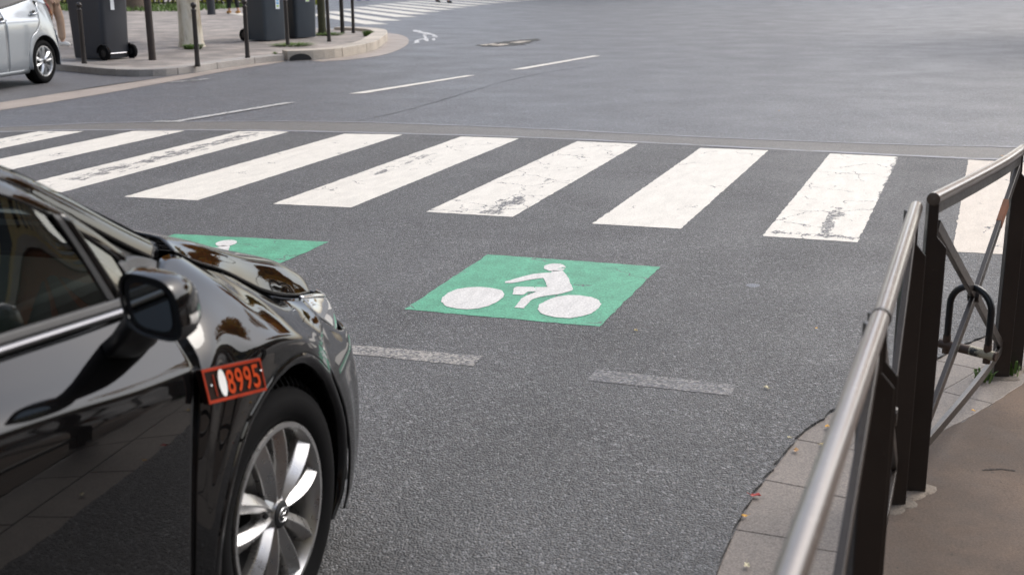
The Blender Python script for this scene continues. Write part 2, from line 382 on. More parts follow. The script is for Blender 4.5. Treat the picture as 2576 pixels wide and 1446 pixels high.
band_up = [(-30, -7), (-9, .9), (-5.85, 2.71), (-5.07, 3.24), (-3.74, 3.74), (-2.52, 4.01), (-.82, 4.045), (.58, 3.93), (1.83, 3.89), (2.92, 3.93), (3.69, 4.03), (6, 4.3), (9, 4.8)]
band_lo = [(-30, -7.6), (-9, .3), (-5.52, 2.35), (-4.66, 2.73), (-3.32, 3.09), (-2.12, 3.26), (-.58, 3.39), (.72, 3.36), (1.91, 3.28), (2.94, 3.23), (3.66, 3.24), (6, 3.4), (9, 3.8)]
structure(sheet("trench_strip", cr(band_up, 5).tolist() + cr(band_lo, 5).tolist()[::-1], 0.0, M['band']))
kerb_o = [(2.66, -30), (2.655, -22), (2.65, -15), (2.645, -10), (2.64, -7), (2.636, -5.4), (2.633, -4.6), (2.631, -4.2), (2.63, -3.95), (2.634, -3.68), (2.65, -3.421), (2.682, -3.192), (2.715, -2.962), (2.763, -2.807), (2.814, -2.65), (2.922, -2.443), (3.05, -2.168), (3.19, -1.839), (3.313, -1.602), (3.473, -1.307), (3.8, -.85), (4.4, -.25), (5.2, .25), (6.4, .6), (9, .8)]
kc = cr(kerb_o, 6).tolist()
near = ragged(kc, .034, .0042, rng) + [(9, 3.79)] + [(x, y - .012) for x, y in cr(band_lo, 5).tolist()[::-1]] + [(-30, -30)]
structure(sheet("near_road", near, .007, M['road_near'], .03))
def ribbon(name, pts, wdt, z, mat, jit=0.0, rg=rng):
    P = cr(pts, 10); V = []; F = []
    for i, p in enumerate(P):
        d = P[min(i + 1, len(P) - 1)] - P[max(i - 1, 0)]; d = d / np.linalg.norm(d); nx = np.array((-d[1], d[0]))
        a = wdt / 2 + rg.gauss(0, jit); b = wdt / 2 + rg.gauss(0, jit)
        V += [(*(p + nx * a), z), (*(p - nx * b), z)]
    F = [(2 * i, 2 * i + 1, 2 * i + 3, 2 * i + 2) for i in range(len(P) - 1)]
    return obj(name, V, F, mat)
structure(ribbon("joint_line", band_up, .05, .003, M['edge'], .008))
structure(ribbon("joint_line", [(x, y + .01) for x, y in band_lo], .06, .0105, M['edge'], .012))
structure(ribbon("tar_seam", [(-2.585, 4.06), (-2.50, 4.85), (-2.51, 5.95), (-2.56, 7.37), (-2.60, 8.86), (-2.43, 10.2), (-2.17, 10.98)], .024, 0.0, M['seam'], .012))
# pale gutter stone strips and the parking bay
structure(sheet("gutter", cr([(-7.5, -30), (-7.52, -5), (-7.54, 4.54), (-7.55, 5.22), (-7.66, 6.5), (-7.62, 7.77), (-7.60, 8.5), (-7.65, 9.5), (-7.62, 10.4), (-7.47, 10.9)], 6).tolist() + cr([(-6.90, -30), (-6.90, -5), (-6.93, 3.88), (-6.93, 4.83), (-7.0, 6.1), (-7.14, 7.46), (-7.3, 8.9), (-7.37, 10.6), (-7.44, 10.95)], 6).tolist()[::-1], 0.0, M['gutter']))
structure(sheet("gutter", cr([(-7.05, 11.1), (-6.9, 12.0), (-7.1, 13.6), (-8.05, 16.0), (-8.9, 17.4), (-9.5, 18.1)], 6).tolist() + cr([(-6.75, 10.95), (-6.45, 11.6), (-6.45, 12.75), (-7.0, 14.7), (-7.9, 16.8), (-8.8, 18.3), (-9.6, 19.1)], 6).tolist()[::-1], 0.0, M['gutter']))
structure(sheet("parking_bay", [(-7.53, -30), (-7.53, 4.5), (-7.6, 6.5), (-7.6, 8.6), (-12, 9.6), (-12, -30)], 0.0, M['bay']))

# ------------------------------------------------------------------ kerbs and pavements
def kerb_run(name, pts, width, z0, z1, mat, stone, gap=.006, off=0.0, side=1, start=0.0):
    """separate stones laid along a curve, one mesh; side=+1: stones lie left of the run"""
    P = cr(pts, 24); S = np.concatenate([[0], np.cumsum(np.linalg.norm(np.diff(P, axis=0), axis=1))])
    def at(s):
        x = np.interp(s, S, P[:, 0]); y = np.interp(s, S, P[:, 1]); x2 = np.interp(s + .02, S, P[:, 0]); y2 = np.interp(s + .02, S, P[:, 1]); x1 = np.interp(s - .02, S, P[:, 0]); y1 = np.interp(s - .02, S, P[:, 1])
        d = np.array((x2 - x1, y2 - y1)); d /= np.linalg.norm(d); return np.array((x, y)), np.array((-d[1], d[0])) * side
    bm = bmesh.new(); s = start
    while s < S[-1] - .05:
        e = min(s + stone, S[-1] - .021); a0 = max(s + gap / 2, .021); n = 5; up = []; lo = []
        for k in range(n + 1):
            p, q = at(a0 + (e - gap / 2 - a0) * k / n); i0 = p + q * off; i1 = p + q * (off + width - gap)
            dz = rng.uniform(-.001, .001)
            up.append((bm.verts.new((*i0, z1)), bm.verts.new((*i1, z1 + dz)))); lo.append((bm.verts.new((*i0, z0)), bm.verts.new((*i1, z0))))
        for k in range(n):
            for f in ((up[k][0], up[k][1], up[k + 1][1], up[k + 1][0]), (up[k][0], up[k + 1][0], lo[k + 1][0], lo[k][0]), (up[k][1], lo[k][1], lo[k + 1][1], up[k + 1][1])): bm.faces.new(f)
        bm.faces.new((up[0][0], lo[0][0], lo[0][1], up[0][1])); bm.faces.new((up[-1][0], up[-1][1], lo[-1][1], lo[-1][0]))
        s += stone
    o = structure(bobj(name, bm, mat)); bevel(o, .008 if z1 > .05 else .004, 2); return o
kerb_run("kerb", kerb_o[4:22], .17, -.03, -.0015, M['kerb_near'], .36, .0015, side=-1, start=.06)
kerb_run("kerb", kerb_o[4:22], .19, -.03, -.0005, M['kerb_near'], .38, .0015, side=-1, off=.17, start=.22)
def offset(pts, d):
    P = cr(pts, 6); out = []
    for i, p in enumerate(P):
        t = P[min(i + 1, len(P) - 1)] - P[max(i - 1, 0)]; t = t / np.linalg.norm(t); out.append((p[0] + t[1] * d, p[1] - t[0] * d))
    return out
inner = offset(kerb_o, .362)
structure(sheet("pavement", ragged(inner, .05, .004, rng) + [(30, 1), (30, -30)], .001, M['pave_near'], .03))

M['dent'] = plain("paving_dent", (.022, .016, .013), .9)
for k, (x, y, L, a) in enumerate([(3.33, -3.05, .05, .3), (3.42, -4.0, .07, .2), (3.62, -3.5, .04, 1.2), (3.30, -4.25, .03, -.4)]):
    structure(ribbon("pavement_crack", [(x - L * math.cos(a), y - L * math.sin(a)), (x, y + L * .22), (x + L * math.cos(a), y + L * math.sin(a))], .007, .003, M['dent'], .0018))
isl_low = [(-11.2, 9.05), (-10.1, 8.5), (-8.66, 7.92), (-8.1, 7.86), (-7.8, 8.05), (-7.66, 8.57), (-7.68, 9.49), (-7.62, 10.37), (-7.47, 11.0)]
isl_tall = [(-7.44, 10.98), (-7.1, 11.35), (-6.9, 12.03), (-7.12, 13.59), (-7.75, 15.3), (-8.25, 16.5), (-8.85, 17.6), (-9.6, 18.3), (-10.4, 18.62)]
isl_back = [(-10.4, 18.62), (-12, 19.4), (-14.6, 22.2), (-16.6, 25.5), (-22, 36), (-40, 70)]
kerb_run("kerb", isl_low, .30, -.05, .10, M['kerb_far'], 1.0, .01, side=1)
kerb_run("kerb", isl_tall, .34, -.05, .16, M['kerb_tall'], 1.15, .012, side=1)
kerb_run("kerb", isl_back, .30, -.05, .10, M['kerb_far'], 1.0, .01, side=1)
def off_list(pts, d): return offset(pts, -d)
far_poly = off_list(isl_low, .29) + off_list(isl_tall, .33) + off_list(isl_back, .29) + [(-90, 70), (-90, -40), (-11.5, -40), (-11.3, 8.9)]
structure(sheet("far_pavement", far_poly, .095, M['pave_far'], .1))
PZ = .095
kerb_run("kerb", [(-11.2, -30), (-11.2, -10), (-11.2, 2), (-11.2, 9.0)], .30, -.05, .104, M['kerb_far'], 1.0, .01, side=1)
# rainwater outlet in the tall kerb
def outlet():
    bm = bmesh.new(); a = Vector((-7.40, 11.00, 0)); b = Vector((-7.13, 11.29, 0)); d = (b - a).normalized(); nrm = Vector((d.y, -d.x, 0))
    c = (a + b) / 2 + nrm * .012; vs = [bm.verts.new(c + d * (.19 * math.cos(t)) + Vector((0, 0, .004 + .105 * math.sin(t)))) for t in [math.pi * k / 14 for k in range(15)]]
    f = bm.faces.new(vs); r = bmesh.ops.extrude_face_region(bm, geom=[f]); bmesh.ops.translate(bm, vec=-nrm * .05, verts=[v for v in r['geom'] if isinstance(v, bmesh.types.BMVert)])
    return tag(bobj("drain_outlet", bm, M['black']), "dark arched rainwater outlet in the foot of the tall pale kerb", "drain")
outlet()

# ------------------------------------------------------------------ painted markings
def marking(name, pts, mat, label, cat, group=None, z=.0085, step=.04, amp=.0022, parent=None):
    P = ragged(list(pts) + [pts[0]], step, amp, rng)[:-1]
    bm = bmesh.new(); f = bm.faces.new([bm.verts.new((x, y, z)) for x, y in P]); f.normal_update()
    if f.normal.z < 0: f.normal_flip()
    bmesh.ops.triangulate(bm, faces=[f]); o = bobj(name, bm, mat, parent)
    if o.data.polygons[0].normal.z < 0: o.data.flip_normals()
    return tag(o, label, cat, group) if label else o
stripes = [
 ([(-5.19, 2.5), (-4.76, 2.63), (-4.66, .1), (-5.12, .0)], .35, .4, "leftmost crossing stripe, cut by the photo's left edge with a grey smear"),
 ([(-4.30, 2.78), (-3.82, 2.94), (-3.78, -.1), (-4.27, -.15)], .22, .2, "second crossing stripe from the left, mostly clean with one notch at its top edge"),
 ([(-3.284, 3.033), (-2.796, 3.199), (-2.727, -.089), (-3.22, -.15)], .25, .3, "third crossing stripe from the left with a long dark scuffed streak down its middle"),
 ([(-2.219, 3.162), (-1.664, 3.263), (-1.623, -.055), (-2.193, -.096)], .15, .15, "clean crossing stripe whose near end lies just right of the black car's pillar"),
 ([(-1.089, 3.29), (-.534, 3.314), (-.511, .033), (-1.069, -.014)], .38, .5, "crossing stripe with scattered grey scuffs, directly left of the cracked one"),
 ([(.018, 3.292), (.573, 3.277), (.596, .061), (.014, .047)], .35, 1.1, "cracked crossing stripe with asphalt patches, straight behind the full green square"),
 ([(1.133, 3.2), (1.697, 3.225), (1.659, .033), (1.123, .017)], .22, .35, "nearly clean crossing stripe with a faint lengthwise seam, third from the right"),
 ([(2.198, 3.193), (2.733, 3.177), (2.669, -.017), (2.142, -.015)], .35, .9, "crossing stripe with a crumbling right edge, just left of the railing's top end"),
 ([(3.253, 3.164), (3.83, 3.13), (3.74, -.05), (3.165, -.097)], .25, .3, "rightmost crossing stripe, dusty beige and seen through the railing"),
]
for k, (p, wear, crack, lab) in enumerate(stripes):
    col = WHITE if k < 8 else (.58, .51, .43)
    sc = {0: [(1, .03, 4.93, .12, 1.5, 2.5, .70)], 2: [(1, .026, 2.985, .20, .35, 3.0, .640)], 4: [(1, 0, .93, .16, 1.2, 2.3, .70)], 5: [(1, .0, -.42, .16, .1, .75, .64), (1, .3, -.78, .10, 1.2, 2.2, .74)], 7: [(1, -.01, -2.70, .06, -.1, 3.2, .64), (1, .0, -2.47, .12, .15, .95, .66), (0, 1, -.10, .12, -.1, .4, .68)]}.get(k)
    m = paint_mat("stripe_paint_%d" % k, col, wear, 3.7 * k + 1, (2.6, .8, 1), crack, fade=.0, dirt=.20, grit=.22, scuff=sc)
    o = marking("crossing_stripe", p, m, lab, "road marking", "stripes of the near pedestrian crossing")
M['ghost'] = paint_mat("ghost_paint", (.36, .335, .30), .15, 9, (2, 2, 1), 0, fade=.58, dirt=.2, grit=.5)
M['ghost2'] = paint_mat("ghost_paint_fainter", (.27, .255, .235), .2, 4, (2, 2, 1), 0, fade=.78, dirt=.2, grit=.6)
marking("stop_line_dash", [(.72, -2.575), (1.419, -2.532), (1.427, -2.658), (.72, -2.68)], M['ghost'], "worn pale dash on the asphalt touching the black car's bumper", "road marking", "worn dashes below the green squares")
marking("stop_line_dash", [(1.894, -2.543), (2.434, -2.557), (2.436, -2.671), (1.898, -2.676)], M['ghost2'], "fainter worn dash on the asphalt nearest the railing", "road marking", "worn dashes below the green squares")
M['lane'] = paint_mat("lane_paint", WHITE, .32, 2, (5, 1, 1), .1, (.11, .11, .12), dirt=.2); M['lane_worn'] = paint_mat("lane_paint_worn", (.55, .54, .51), .62, 5, (5, 1, 1), .1, (.11, .11, .12), fade=.5)
marking("lane_dash", [(-3.15, 10.16), (-2.73, 13.13), (-2.60, 13.13), (-2.98, 10.3)], M['lane'], "farthest and cleanest long white lane dash", "road marking", "lane dashes beyond the crossing", z=.001, amp=.003)
marking("lane_dash", [(-3.91, 6.47), (-3.43, 9.15), (-3.31, 9.19), (-3.74, 6.55)], M['lane'], "middle long white lane dash, beside the dark tar seam", "road marking", "lane dashes beyond the crossing", z=.001, amp=.003)
marking("lane_dash", [(-4.42, 3.52), (-4.17, 5.40), (-4.05, 5.44), (-4.31, 3.56)], M['lane_worn'], "nearest lane dash, worn thin, ending at the trench strip", "road marking", "lane dashes beyond the crossing", z=.004, amp=.006)
marking("paint_remnant", [(-4.57, 3.44), (-4.3, 3.52), (-4.31, 3.57), (-4.55, 3.52)], M['lane_worn'], "short leftover bit of white paint at the end of the worn lane dash", "road marking", z=.0055, amp=.01, step=.03)
marking("paint_remnant", [(-7.07, 7.18), (-6.96, 7.45), (-6.90, 7.44), (-6.99, 7.15)], M['lane_worn'], "left of two small white paint dabs beside the pale gutter strip", "road marking", "paint dabs by the gutter", z=.004, amp=.01, step=.04)
marking("paint_remnant", [(-6.94, 7.47), (-6.86, 7.80), (-6.78, 7.78), (-6.84, 7.48)], M['lane_worn'], "right of two small white paint dabs beside the pale gutter strip", "road marking", "paint dabs by the gutter", z=.004, amp=.01, step=.04)
# green cycle box: panel and rider figure (traced in pixels of a photo crop, given as road metres)
FIG = [('front_wheel', [(0.9438, -1.8579), (0.9192, -1.7875), (0.9131, -1.7035), (0.9264, -1.6277), (0.9678, -1.5807), (1.0262, -1.5562), (1.0866, -1.5563), (1.1426, -1.5854), (1.1755, -1.6375), (1.1926, -1.6987), (1.1931, -1.7768), (1.1792, -1.8527), (1.1515, -1.9092), (1.1119, -1.9345), (1.058, -1.9422), (0.9989, -1.9215)]), ('rear_wheel', [(1.4113, -1.8318), (1.3945, -1.7624), (1.4029, -1.6827), (1.4285, -1.6089), (1.472, -1.5655), (1.5248, -1.551), (1.5861, -1.5656), (1.6337, -1.6077), (1.6601, -1.6632), (1.6705, -1.7349), (1.6622, -1.823), (1.6336, -1.8847), (1.5921, -1.9242), (1.5413, -1.9338), (1.4818, -1.9178), (1.4394, -1.8837)]), ('rider_body', [(1.0973, -1.4244), (1.115, -1.3894), (1.1419, -1.3155), (1.1853, -1.2411), (1.2336, -1.2011), (1.2597, -1.1865), (1.2555, -1.1383), (1.304, -1.1321), (1.328, -1.1707), (1.3758, -1.2611), (1.4153, -1.3507), (1.4575, -1.4502), (1.4636, -1.4814), (1.4324, -1.5542), (1.3881, -1.5954), (1.3531, -1.6413), (1.3354, -1.6734), (1.3332, -1.7184), (1.3414, -1.7923), (1.3479, -1.8402), (1.303, -1.8424), (1.2971, -1.8067), (1.2821, -1.6959), (1.2863, -1.6364), (1.3038, -1.5823), (1.3068, -1.5487), (1.2689, -1.5664), (1.2679, -1.6156), (1.2648, -1.6273), (1.2173, -1.6374), (1.1836, -1.5249), (1.1878, -1.4955), (1.2743, -1.476), (1.3311, -1.4576), (1.2881, -1.3628), (1.2554, -1.2998), (1.2131, -1.3431), (1.1723, -1.4002), (1.1409, -1.4393), (1.1104, -1.4491)]), ('rider_head', [(1.3, -1.061), (1.2881, -1.0353), (1.2709, -1.0147), (1.2502, -1.0017), (1.2288, -0.9981), (1.2093, -1.0044), (1.1941, -1.0197), (1.1851, -1.0421), (1.1833, -1.0689), (1.1889, -1.0966), (1.2012, -1.1219), (1.2186, -1.1419), (1.2389, -1.1542), (1.2598, -1.1574), (1.2788, -1.1513), (1.2938, -1.1365), (1.303, -1.1148), (1.3051, -1.0886)])]
M['green'] = paint_mat("green_paint", (.088, .36, .215), .45, 1, (2, 2, 1), .5, grit=.42, dirt=.4)
M['figw'] = paint_mat("figure_paint", (.62, .60, .57), .12, 6, (6, 1.5, 1), .1, (.10, .30, .20), grit=.3, dirt=.25)
def cycle_box(panel, dx, dy, label):
    t = thing("cycle_box_marking", label, "road marking", group="green cycle squares before the crossing")
    marking("green_panel", panel, M['green'], None, None, z=.0085, amp=.0025, parent=t)
    for nm, pts in FIG:
        marking(nm, [(x + dx, y + dy) for x, y in pts], M['figw'], None, None, z=.0105, amp=.0015, step=.02, parent=t)
    return t
cycle_box([(.809, -.913), (1.754, -.895), (1.751, -2.002), (.83, -2.019)], 0, 0, "green square with a white cyclist figure, whole and in the middle of the road")
cycle_box([(-1.141, -.992), (-.165, -.901), (-.17, -2.0), (-1.12, -2.03)], -1.953, -.035, "green square half hidden behind the black car's bonnet")
# far crossing
dv = np.array((.657, -.754)); nv_ = np.array((.754, .657))
tips = [(-11.911, 22.678), (-12.45, 24.68), (-13.05, 27.0), (-13.5, 28.95), (-13.9, 30.9), (-14.2, 32.7), (-14.45, 34.5), (-14.65, 36.2), (-14.8, 38.0), (-14.85, 39.8), (-14.8, 41.6), (-14.7, 43.4)]
ordn = ["nearest", "second", "third", "fourth", "fifth", "sixth", "seventh", "eighth", "ninth", "tenth", "eleventh", "farthest"]
M['farstripe'] = paint_mat("far_stripe_paint", (.64, .60, .52), .35, 8, (1, 1, 1), .1, (.11, .11, .12), dirt=.35)
for k, tp in enumerate(tips):
    a = np.array(tp); b = a - dv * 8.0; q = nv_ * .58
    marking("far_crossing_stripe", [a, b, b + q, a + q + dv * .25], M['farstripe'], ordn[k] + " stripe of the distant crossing beyond the bollards" + ("" if k in (0, 11) else ", counted from the kerb"), "road marking", "stripes of the distant crossing", z=.001, step=.4, amp=.01)
marking("kerb_line", [(-18.9, 26.75), (-16.75, 24.55), (-16.55, 24.9), (-18.6, 27.1)], M['farstripe'], "short white line on the paving behind the wheelie bins", "road marking", z=.103, step=.4, amp=.01)
# faded cycle symbol near the island tip
M['sym'] = paint_mat("faded_symbol_paint", (.70, .70, .70), .30, 12, (3, 3, 1), 0, (.11, .11, .12), fade=.45)
t = thing("faded_cycle_symbol", "faded white cycle symbol on the road off the island's tip", "road marking")
for pl in [[(-9.32, 20.06), (-9.33, 20.26), (-8.85, 19.62), (-8.43, 19.05), (-7.99, 18.41), (-7.66, 17.78), (-7.56, 17.47), (-8.02, 18.23), (-8.39, 18.7), (-8.82, 19.36), (-9.08, 19.59)], [(-8.51, 18.86), (-8.36, 18.7), (-7.84, 17.59), (-7.33, 16.57), (-7.14, 16.1), (-7.4, 16.56), (-7.64, 16.98), (-7.95, 17.73)], [(-7.31, 15.69), (-7.44, 16.1), (-7.65, 16.67), (-7.74, 17.02), (-7.58, 16.74), (-7.35, 16.12), (-7.2, 15.63), (-7.15, 15.36)], [(-7.51, 17.16), (-7.52, 17.32), (-7.19, 16.6), (-7.16, 16.39)]]:
    marking("painted_stroke", pl, M['sym'], None, None, z=.001, step=.2, amp=.03, parent=t)
M['pot'] = granite("exposed_setts", (.30, .26, .21)); M['patchdark'] = plain("pothole_dark", (.035, .035, .033), .9, var=.5, vs=12)
t = thing("pothole", "ragged pothole with pale setts showing, in the road beyond the lane dashes", "pothole")
marking("pothole_rim", [(-5.75, 15.2), (-5.1, 14.9), (-4.9, 15.6), (-5.05, 17.0), (-5.25, 17.6), (-5.5, 16.9), (-5.65, 16.0)], M['patchdark'], None, None, z=.0005, step=.1, amp=.05, parent=t)
for pl in ([(-5.7, 15.3), (-5.5, 15.2), (-5.45, 15.7), (-5.6, 15.8)], [(-5.42, 15.25), (-5.2, 15.2), (-5.15, 15.6), (-5.4, 15.75)], [(-5.35, 16.1), (-5.1, 16.0), (-5.1, 16.7), (-5.3, 16.7)]):
    marking("sett", pl, M['pot'], None, None, z=.005, step=.08, amp=.02, parent=t)

# fallen leaves
def leaf(x, y, z, mat, size, label, rz, name="fallen_leaf"):
    bm = bmesh.new(); n = 14; vs = []
    for k in range(n):
        a = 2 * math.pi * k / n; r = size * (.55 + .45 * abs(math.cos(2.5 * a)) ** .7) * rng.uniform(.85, 1.1)
        vs.append(bm.verts.new((r * math.cos(a), r * .7 * math.sin(a), .004 + size * .35 * abs(math.sin(a * 1.5 + rz)))))
    c = bm.verts.new((0, 0, .004))
    for k in range(n): bm.faces.new((c, vs[k], vs[(k + 1) % n]))
    bm_tube(bm, [(-size * .9, 0, .006), (-size * 1.5, size * .2, .012)], size * .04, 5)
    o = bobj(name, bm, mat); o.location = (x, y, z); o.rotation_euler = (rng.uniform(-.1, .1), rng.uniform(-.1, .1), rz)
    return tag(o, label, "leaf", "fallen leaves")
for x, y, z, c, s, lab in [
  (1.916, -2.02, .009, 0, .014, "small yellow leaf on the asphalt just right of the green square's near corner"),
  (2.637, -1.753, .009, 5, .012, "tiny yellow leaf on the asphalt left of the railing's weld joint"),
  (2.549, -2.558, .009, 3, .017, "pale cream leaf on the asphalt right of the fainter worn dash"),
  (2.80, -2.86, .002, 5, .02, "bright orange-yellow leaf on the kerb right against the handrail"),
  (2.723, -3.10, .002, 4, .017, "tan leaf in the middle of the kerb stones"),
  (2.655, -3.48, .002, 2, .022, "red curled leaf on the kerb edge"),
  (2.645, -3.625, .002, 5, .014, "orange scrap of leaf at the asphalt edge below the red leaf"),
  (2.70, -3.91, .002, 3, .015, "cream leaf on the kerb at the bottom of the picture"),
  (2.69, -3.0, .002, 3, .014, "white scrap of leaf where the asphalt meets the kerb"),
  (1.392, 6.04, .0, 4, .02, "brown leaf alone on the open road beyond the crossing"),
  (3.52, 3.42, .003, 4, .035, "reddish leaf on the trench strip above the rightmost stripe"),
  (2.80, -3.02, .002, 0, .018, "greenish leaf on the kerb half under the handrail"),
  (.60, .35, .014, 4, .008, "speck of brown leaf on the cracked crossing stripe"),
  (3.26, -2.55, .003, 5, .012, "orange leaf on the asphalt behind the bike lock"),
]: leaf(x, y, z, M['leaf'][c], s * .82, lab, rng.uniform(0, 6))

# ------------------------------------------------------------------ railing modules
def railing(name, label, p0, p1, ctrl=None, ends=(True, True), rot=28, rail_r=.0185, top=(.886, .886), rust=False):
    """cross-braced pedestrian railing: rail, two notched posts, X brace, bottom bar"""
    p0, p1 = Vector((*p0, 0)), Vector((*p1, 0)); t = thing(name, label, "railing", tuple(p0), group="cross-braced railings along the kerb")
    pl = [Vector((0, 0, 0))] + ([Vector((*c, 0)) - p0 for c in ctrl] if ctrl else []) + [p1 - p0]
    C = [Vector(v) for v in cr([tuple(p) for p in pl], 8)]
    d0 = (C[1] - C[0]).normalized(); d1 = (C[-1] - C[-2]).normalized()
    bm = bmesh.new(); hz = lambda k: top[0] + (top[1] - top[0]) * k / (len(C) - 1); path = [c + Vector((0, 0, hz(k) - rail_r)) for k, c in enumerate(C)]
    path = [path[0] - d0 * .022] + path + [path[-1] + d1 * .022]
    bm_tube(bm, path, rail_r, 20); o = bobj("top_rail", bm, M['rail'], t); smooth_angle(o, 50)
    bm = bmesh.new()
    bm_sweep(bm, [q - Vector((0, 0, rail_r + .010)) for q in path[1:-1]], .014, .032)
    bobj("under_rail", bm, M['steel'], t)
    for c, d, tp in ((C[0] + d0 * .012, d0, top[0]), (C[-1] - d1 * .012, d1, top[1])):
        az = math.atan2(d.y, d.x); rt = Matrix.Rotation(az - R(90) - R(-rot), 3, 'Z')
        # dark face lies along local x, thickness along local y
        prof = [(-.024, .002), (.034, .002), (.034, .742), (.006, .775), (.004, tp - .02), (-.024, tp - .02)]
        bm = bmesh.new(); A = [bm.verts.new(c + rt @ Vector((x, -.019, 0)) + Vector((0, 0, z))) for x, z in prof]; B = [bm.verts.new(c + rt @ Vector((x, .019, 0)) + Vector((0, 0, z))) for x, z in prof]
        n = len(prof); bm.faces.new(A); bm.faces.new(B[::-1])
        for k in range(n): bm.faces.new((A[k], B[k], B[(k + 1) % n], A[(k + 1) % n]))
        o = bobj("post", bm, M['steel'], t); bevel(o, .003, 2)
        bm = bmesh.new(); bm_lathe(bm, [(.064, 0), (.056, .004), (.03, .006)], 22, Matrix.Translation(c))
        for v in bm.verts: q = (v.co - c); f_ = 1 + .22 * math.sin(3 * math.atan2(q.y, q.x) + c.x * 9) + rng.uniform(-.07, .07); v.co.x = c.x + q.x * f_; v.co.y = c.y + q.y * f_
        bobj("mortar_foot", bm, M['mortar'], t)
    a0, a1 = C[0] + d0 * .035, C[-1] - d1 * .035; mid = C[len(C) // 2] if ctrl else (a0 + a1) / 2
    for (a, za), (b, zb), off in (((a0, .80), (a1, .13), .0), ((a1, .80), (a0, .13), .0)):
        bm = bmesh.new(); m_ = mid + Vector((0, 0, (za + zb) / 2)); aa = a + Vector((0, 0, za)); bb = b + Vector((0, 0, zb)); k = .034
        bm_bar(bm, aa, m_, .016, k, (0, 0, 1)); bm_bar(bm, m_, bb, .0156, k, (0, 0, 1)); o = bobj("cross_brace", bm, M['steel'], t); bevel(o, .002, 2)
        if rust and a is a1:
            bm = bmesh.new(); bm_bar(bm, aa + (m_ - aa) * .30, aa + (m_ - aa) * .47, .0175, k + .0015, (0, 0, 1)); bobj('rust_patch', bm, M['rust'], t)
    bm = bmesh.new(); bm_lathe(bm, [(.022, -.018), (.024, -.014), (.024, .014), (.022, .018)], 14, Matrix.Translation(mid + Vector((0, 0, .465))) @ Vector((0, 0, 1)).rotation_difference(Vector((-d0.y, d0.x, 0))).to_matrix().to_4x4()); bobj("centre_boss", bm, M['steel'], t)
    bm = bmesh.new(); low = [c + Vector((0, 0, .112)) for c in [a0] + C[2:-2] + [a1]]
    bm_sweep(bm, low, .016, .032)
    o = bobj("bottom_bar", bm, M['steel'], t); bevel(o, .002, 2)
    return t, mid
railing("railing", "nearest railing, its blurred handrail sweeping out of the bottom of the picture", (2.972, -5.85), (3.010, -4.50))
railing("railing", "middle railing whose handrail runs from the dark joint ring to its free end", (3.013, -4.455), (3.034, -3.385))
tB, midB = railing("railing", "curved railing that carries the black bicycle lock", (3.083, -3.29), (3.352, -2.11), [(3.150, -3.02), (3.223, -2.72), (3.291, -2.42)], top=(.902, .874), rust=True)
railing("railing", "railing at the right edge of the picture, mostly cut off", (3.395, -2.03), (3.95, -.98), [(3.56, -1.65), (3.73, -1.33)])
# weld ring between the first two rails
bm = bmesh.new(); bm_tube(bm, [(3.0112, -4.485, .8675), (3.0116, -4.470, .8675)], .0200, 20)
tag(bobj("weld_ring", bm, M['steel']), "dark ring joining two handrails, left of the notched posts", "rail joint")
# bicycle lock hanging round the brace crossing
def ulock():
    c = Vector((3.213, -2.742, 0)); t = thing("bicycle_lock", "black U-shaped bicycle lock hanging round the crossing braces of the curved railing", "bicycle lock", tuple(c))
    h = Vector((.142, -.065, -.004)).normalized(); up = Vector((.0, -.05, 1)).normalized(); W = .069; zb = .295; zt = .505
    leg = [h * -W + up * zb, h * -W + up * (zt - W * 1.1)]
    arc = [h * (-W * math.cos(a)) + up * (zt - W * 1.05 + W * 1.05 * math.sin(a)) for a in np.linspace(0, math.pi, 17)]
    bm = bmesh.new(); bm_tube(bm, leg[:1] + [leg[0] * .5 + leg[1] * .5] + arc + [h * W + up * (zb + .07), h * W + up * zb], .0112, 14); o = bobj("shackle", bm, M['lockrubber'], t, True)
    bm = bmesh.new(); bm_tube(bm, [h * -.092 + up * (zb - .005), h * .100 + up * (zb - .005)], .0155, 16); o = bobj("crossbar", bm, M['lockbar'], t); smooth_angle(o, 50)
    bm = bmesh.new(); bm_tube(bm, [h * .012 + up * (zb - .005), h * .093 + up * (zb - .005)], .0160, 16, False); bobj("worn_sticker", bm, M['lockmark'], t)
    for s in (-1, 1):
        bm = bmesh.new(); bm_lathe(bm, [(.0125, -.034), (.0125, -.012), (.0135, .0), (.0125, .030)], 14, Matrix.Translation(h * W * s + up * zb)); o = bobj("socket", bm, M['lockbar'], t); smooth_angle(o, 50)
ulock()
def weed(name, x, y, z, n, hgt, spread, label, cat="weed", mats=None, kind=None, group=None, rg=None):
    rg = rg or random.Random(int(x * 100) + int(y * 10)); V = []; F = []
    for k in range(n):
        a = rg.uniform(0, 6.28); r = spread * math.sqrt(rg.random()) * .7; bx, by = r * math.cos(a), r * math.sin(a); l = hgt * rg.uniform(.5, 1.2); wd = l * .07 + .0015
        dx, dy = math.cos(a) * spread * rg.uniform(.2, .6), math.sin(a) * spread * rg.uniform(.2, .6); px, py = -math.sin(a) * wd, math.cos(a) * wd; i = len(V)
        V += [(bx - px, by - py, -.004), (bx + px, by + py, -.004), (bx + dx * .5 + px, by + dy * .5 + py, l * .75), (bx + dx * .5 - px, by + dy * .5 - py, l * .75), (bx + dx, by + dy, l * rg.uniform(.5, 1))]
        F += [(i, i + 1, i + 2, i + 3), (i + 3, i + 2, i + 4)]
    o = obj(name, V, F, M['grass']); o.location = (x, y, z); return tag(o, label, cat, group, kind)
weed("weed", 3.295, -2.19, .002, 26, .045, .05, "small yellow-green weed at the foot of the curved railing's right post")
weed("weed", 3.40, -2.10, .002, 7, .06, .03, "thin green blades between the two right-hand posts of the railings")
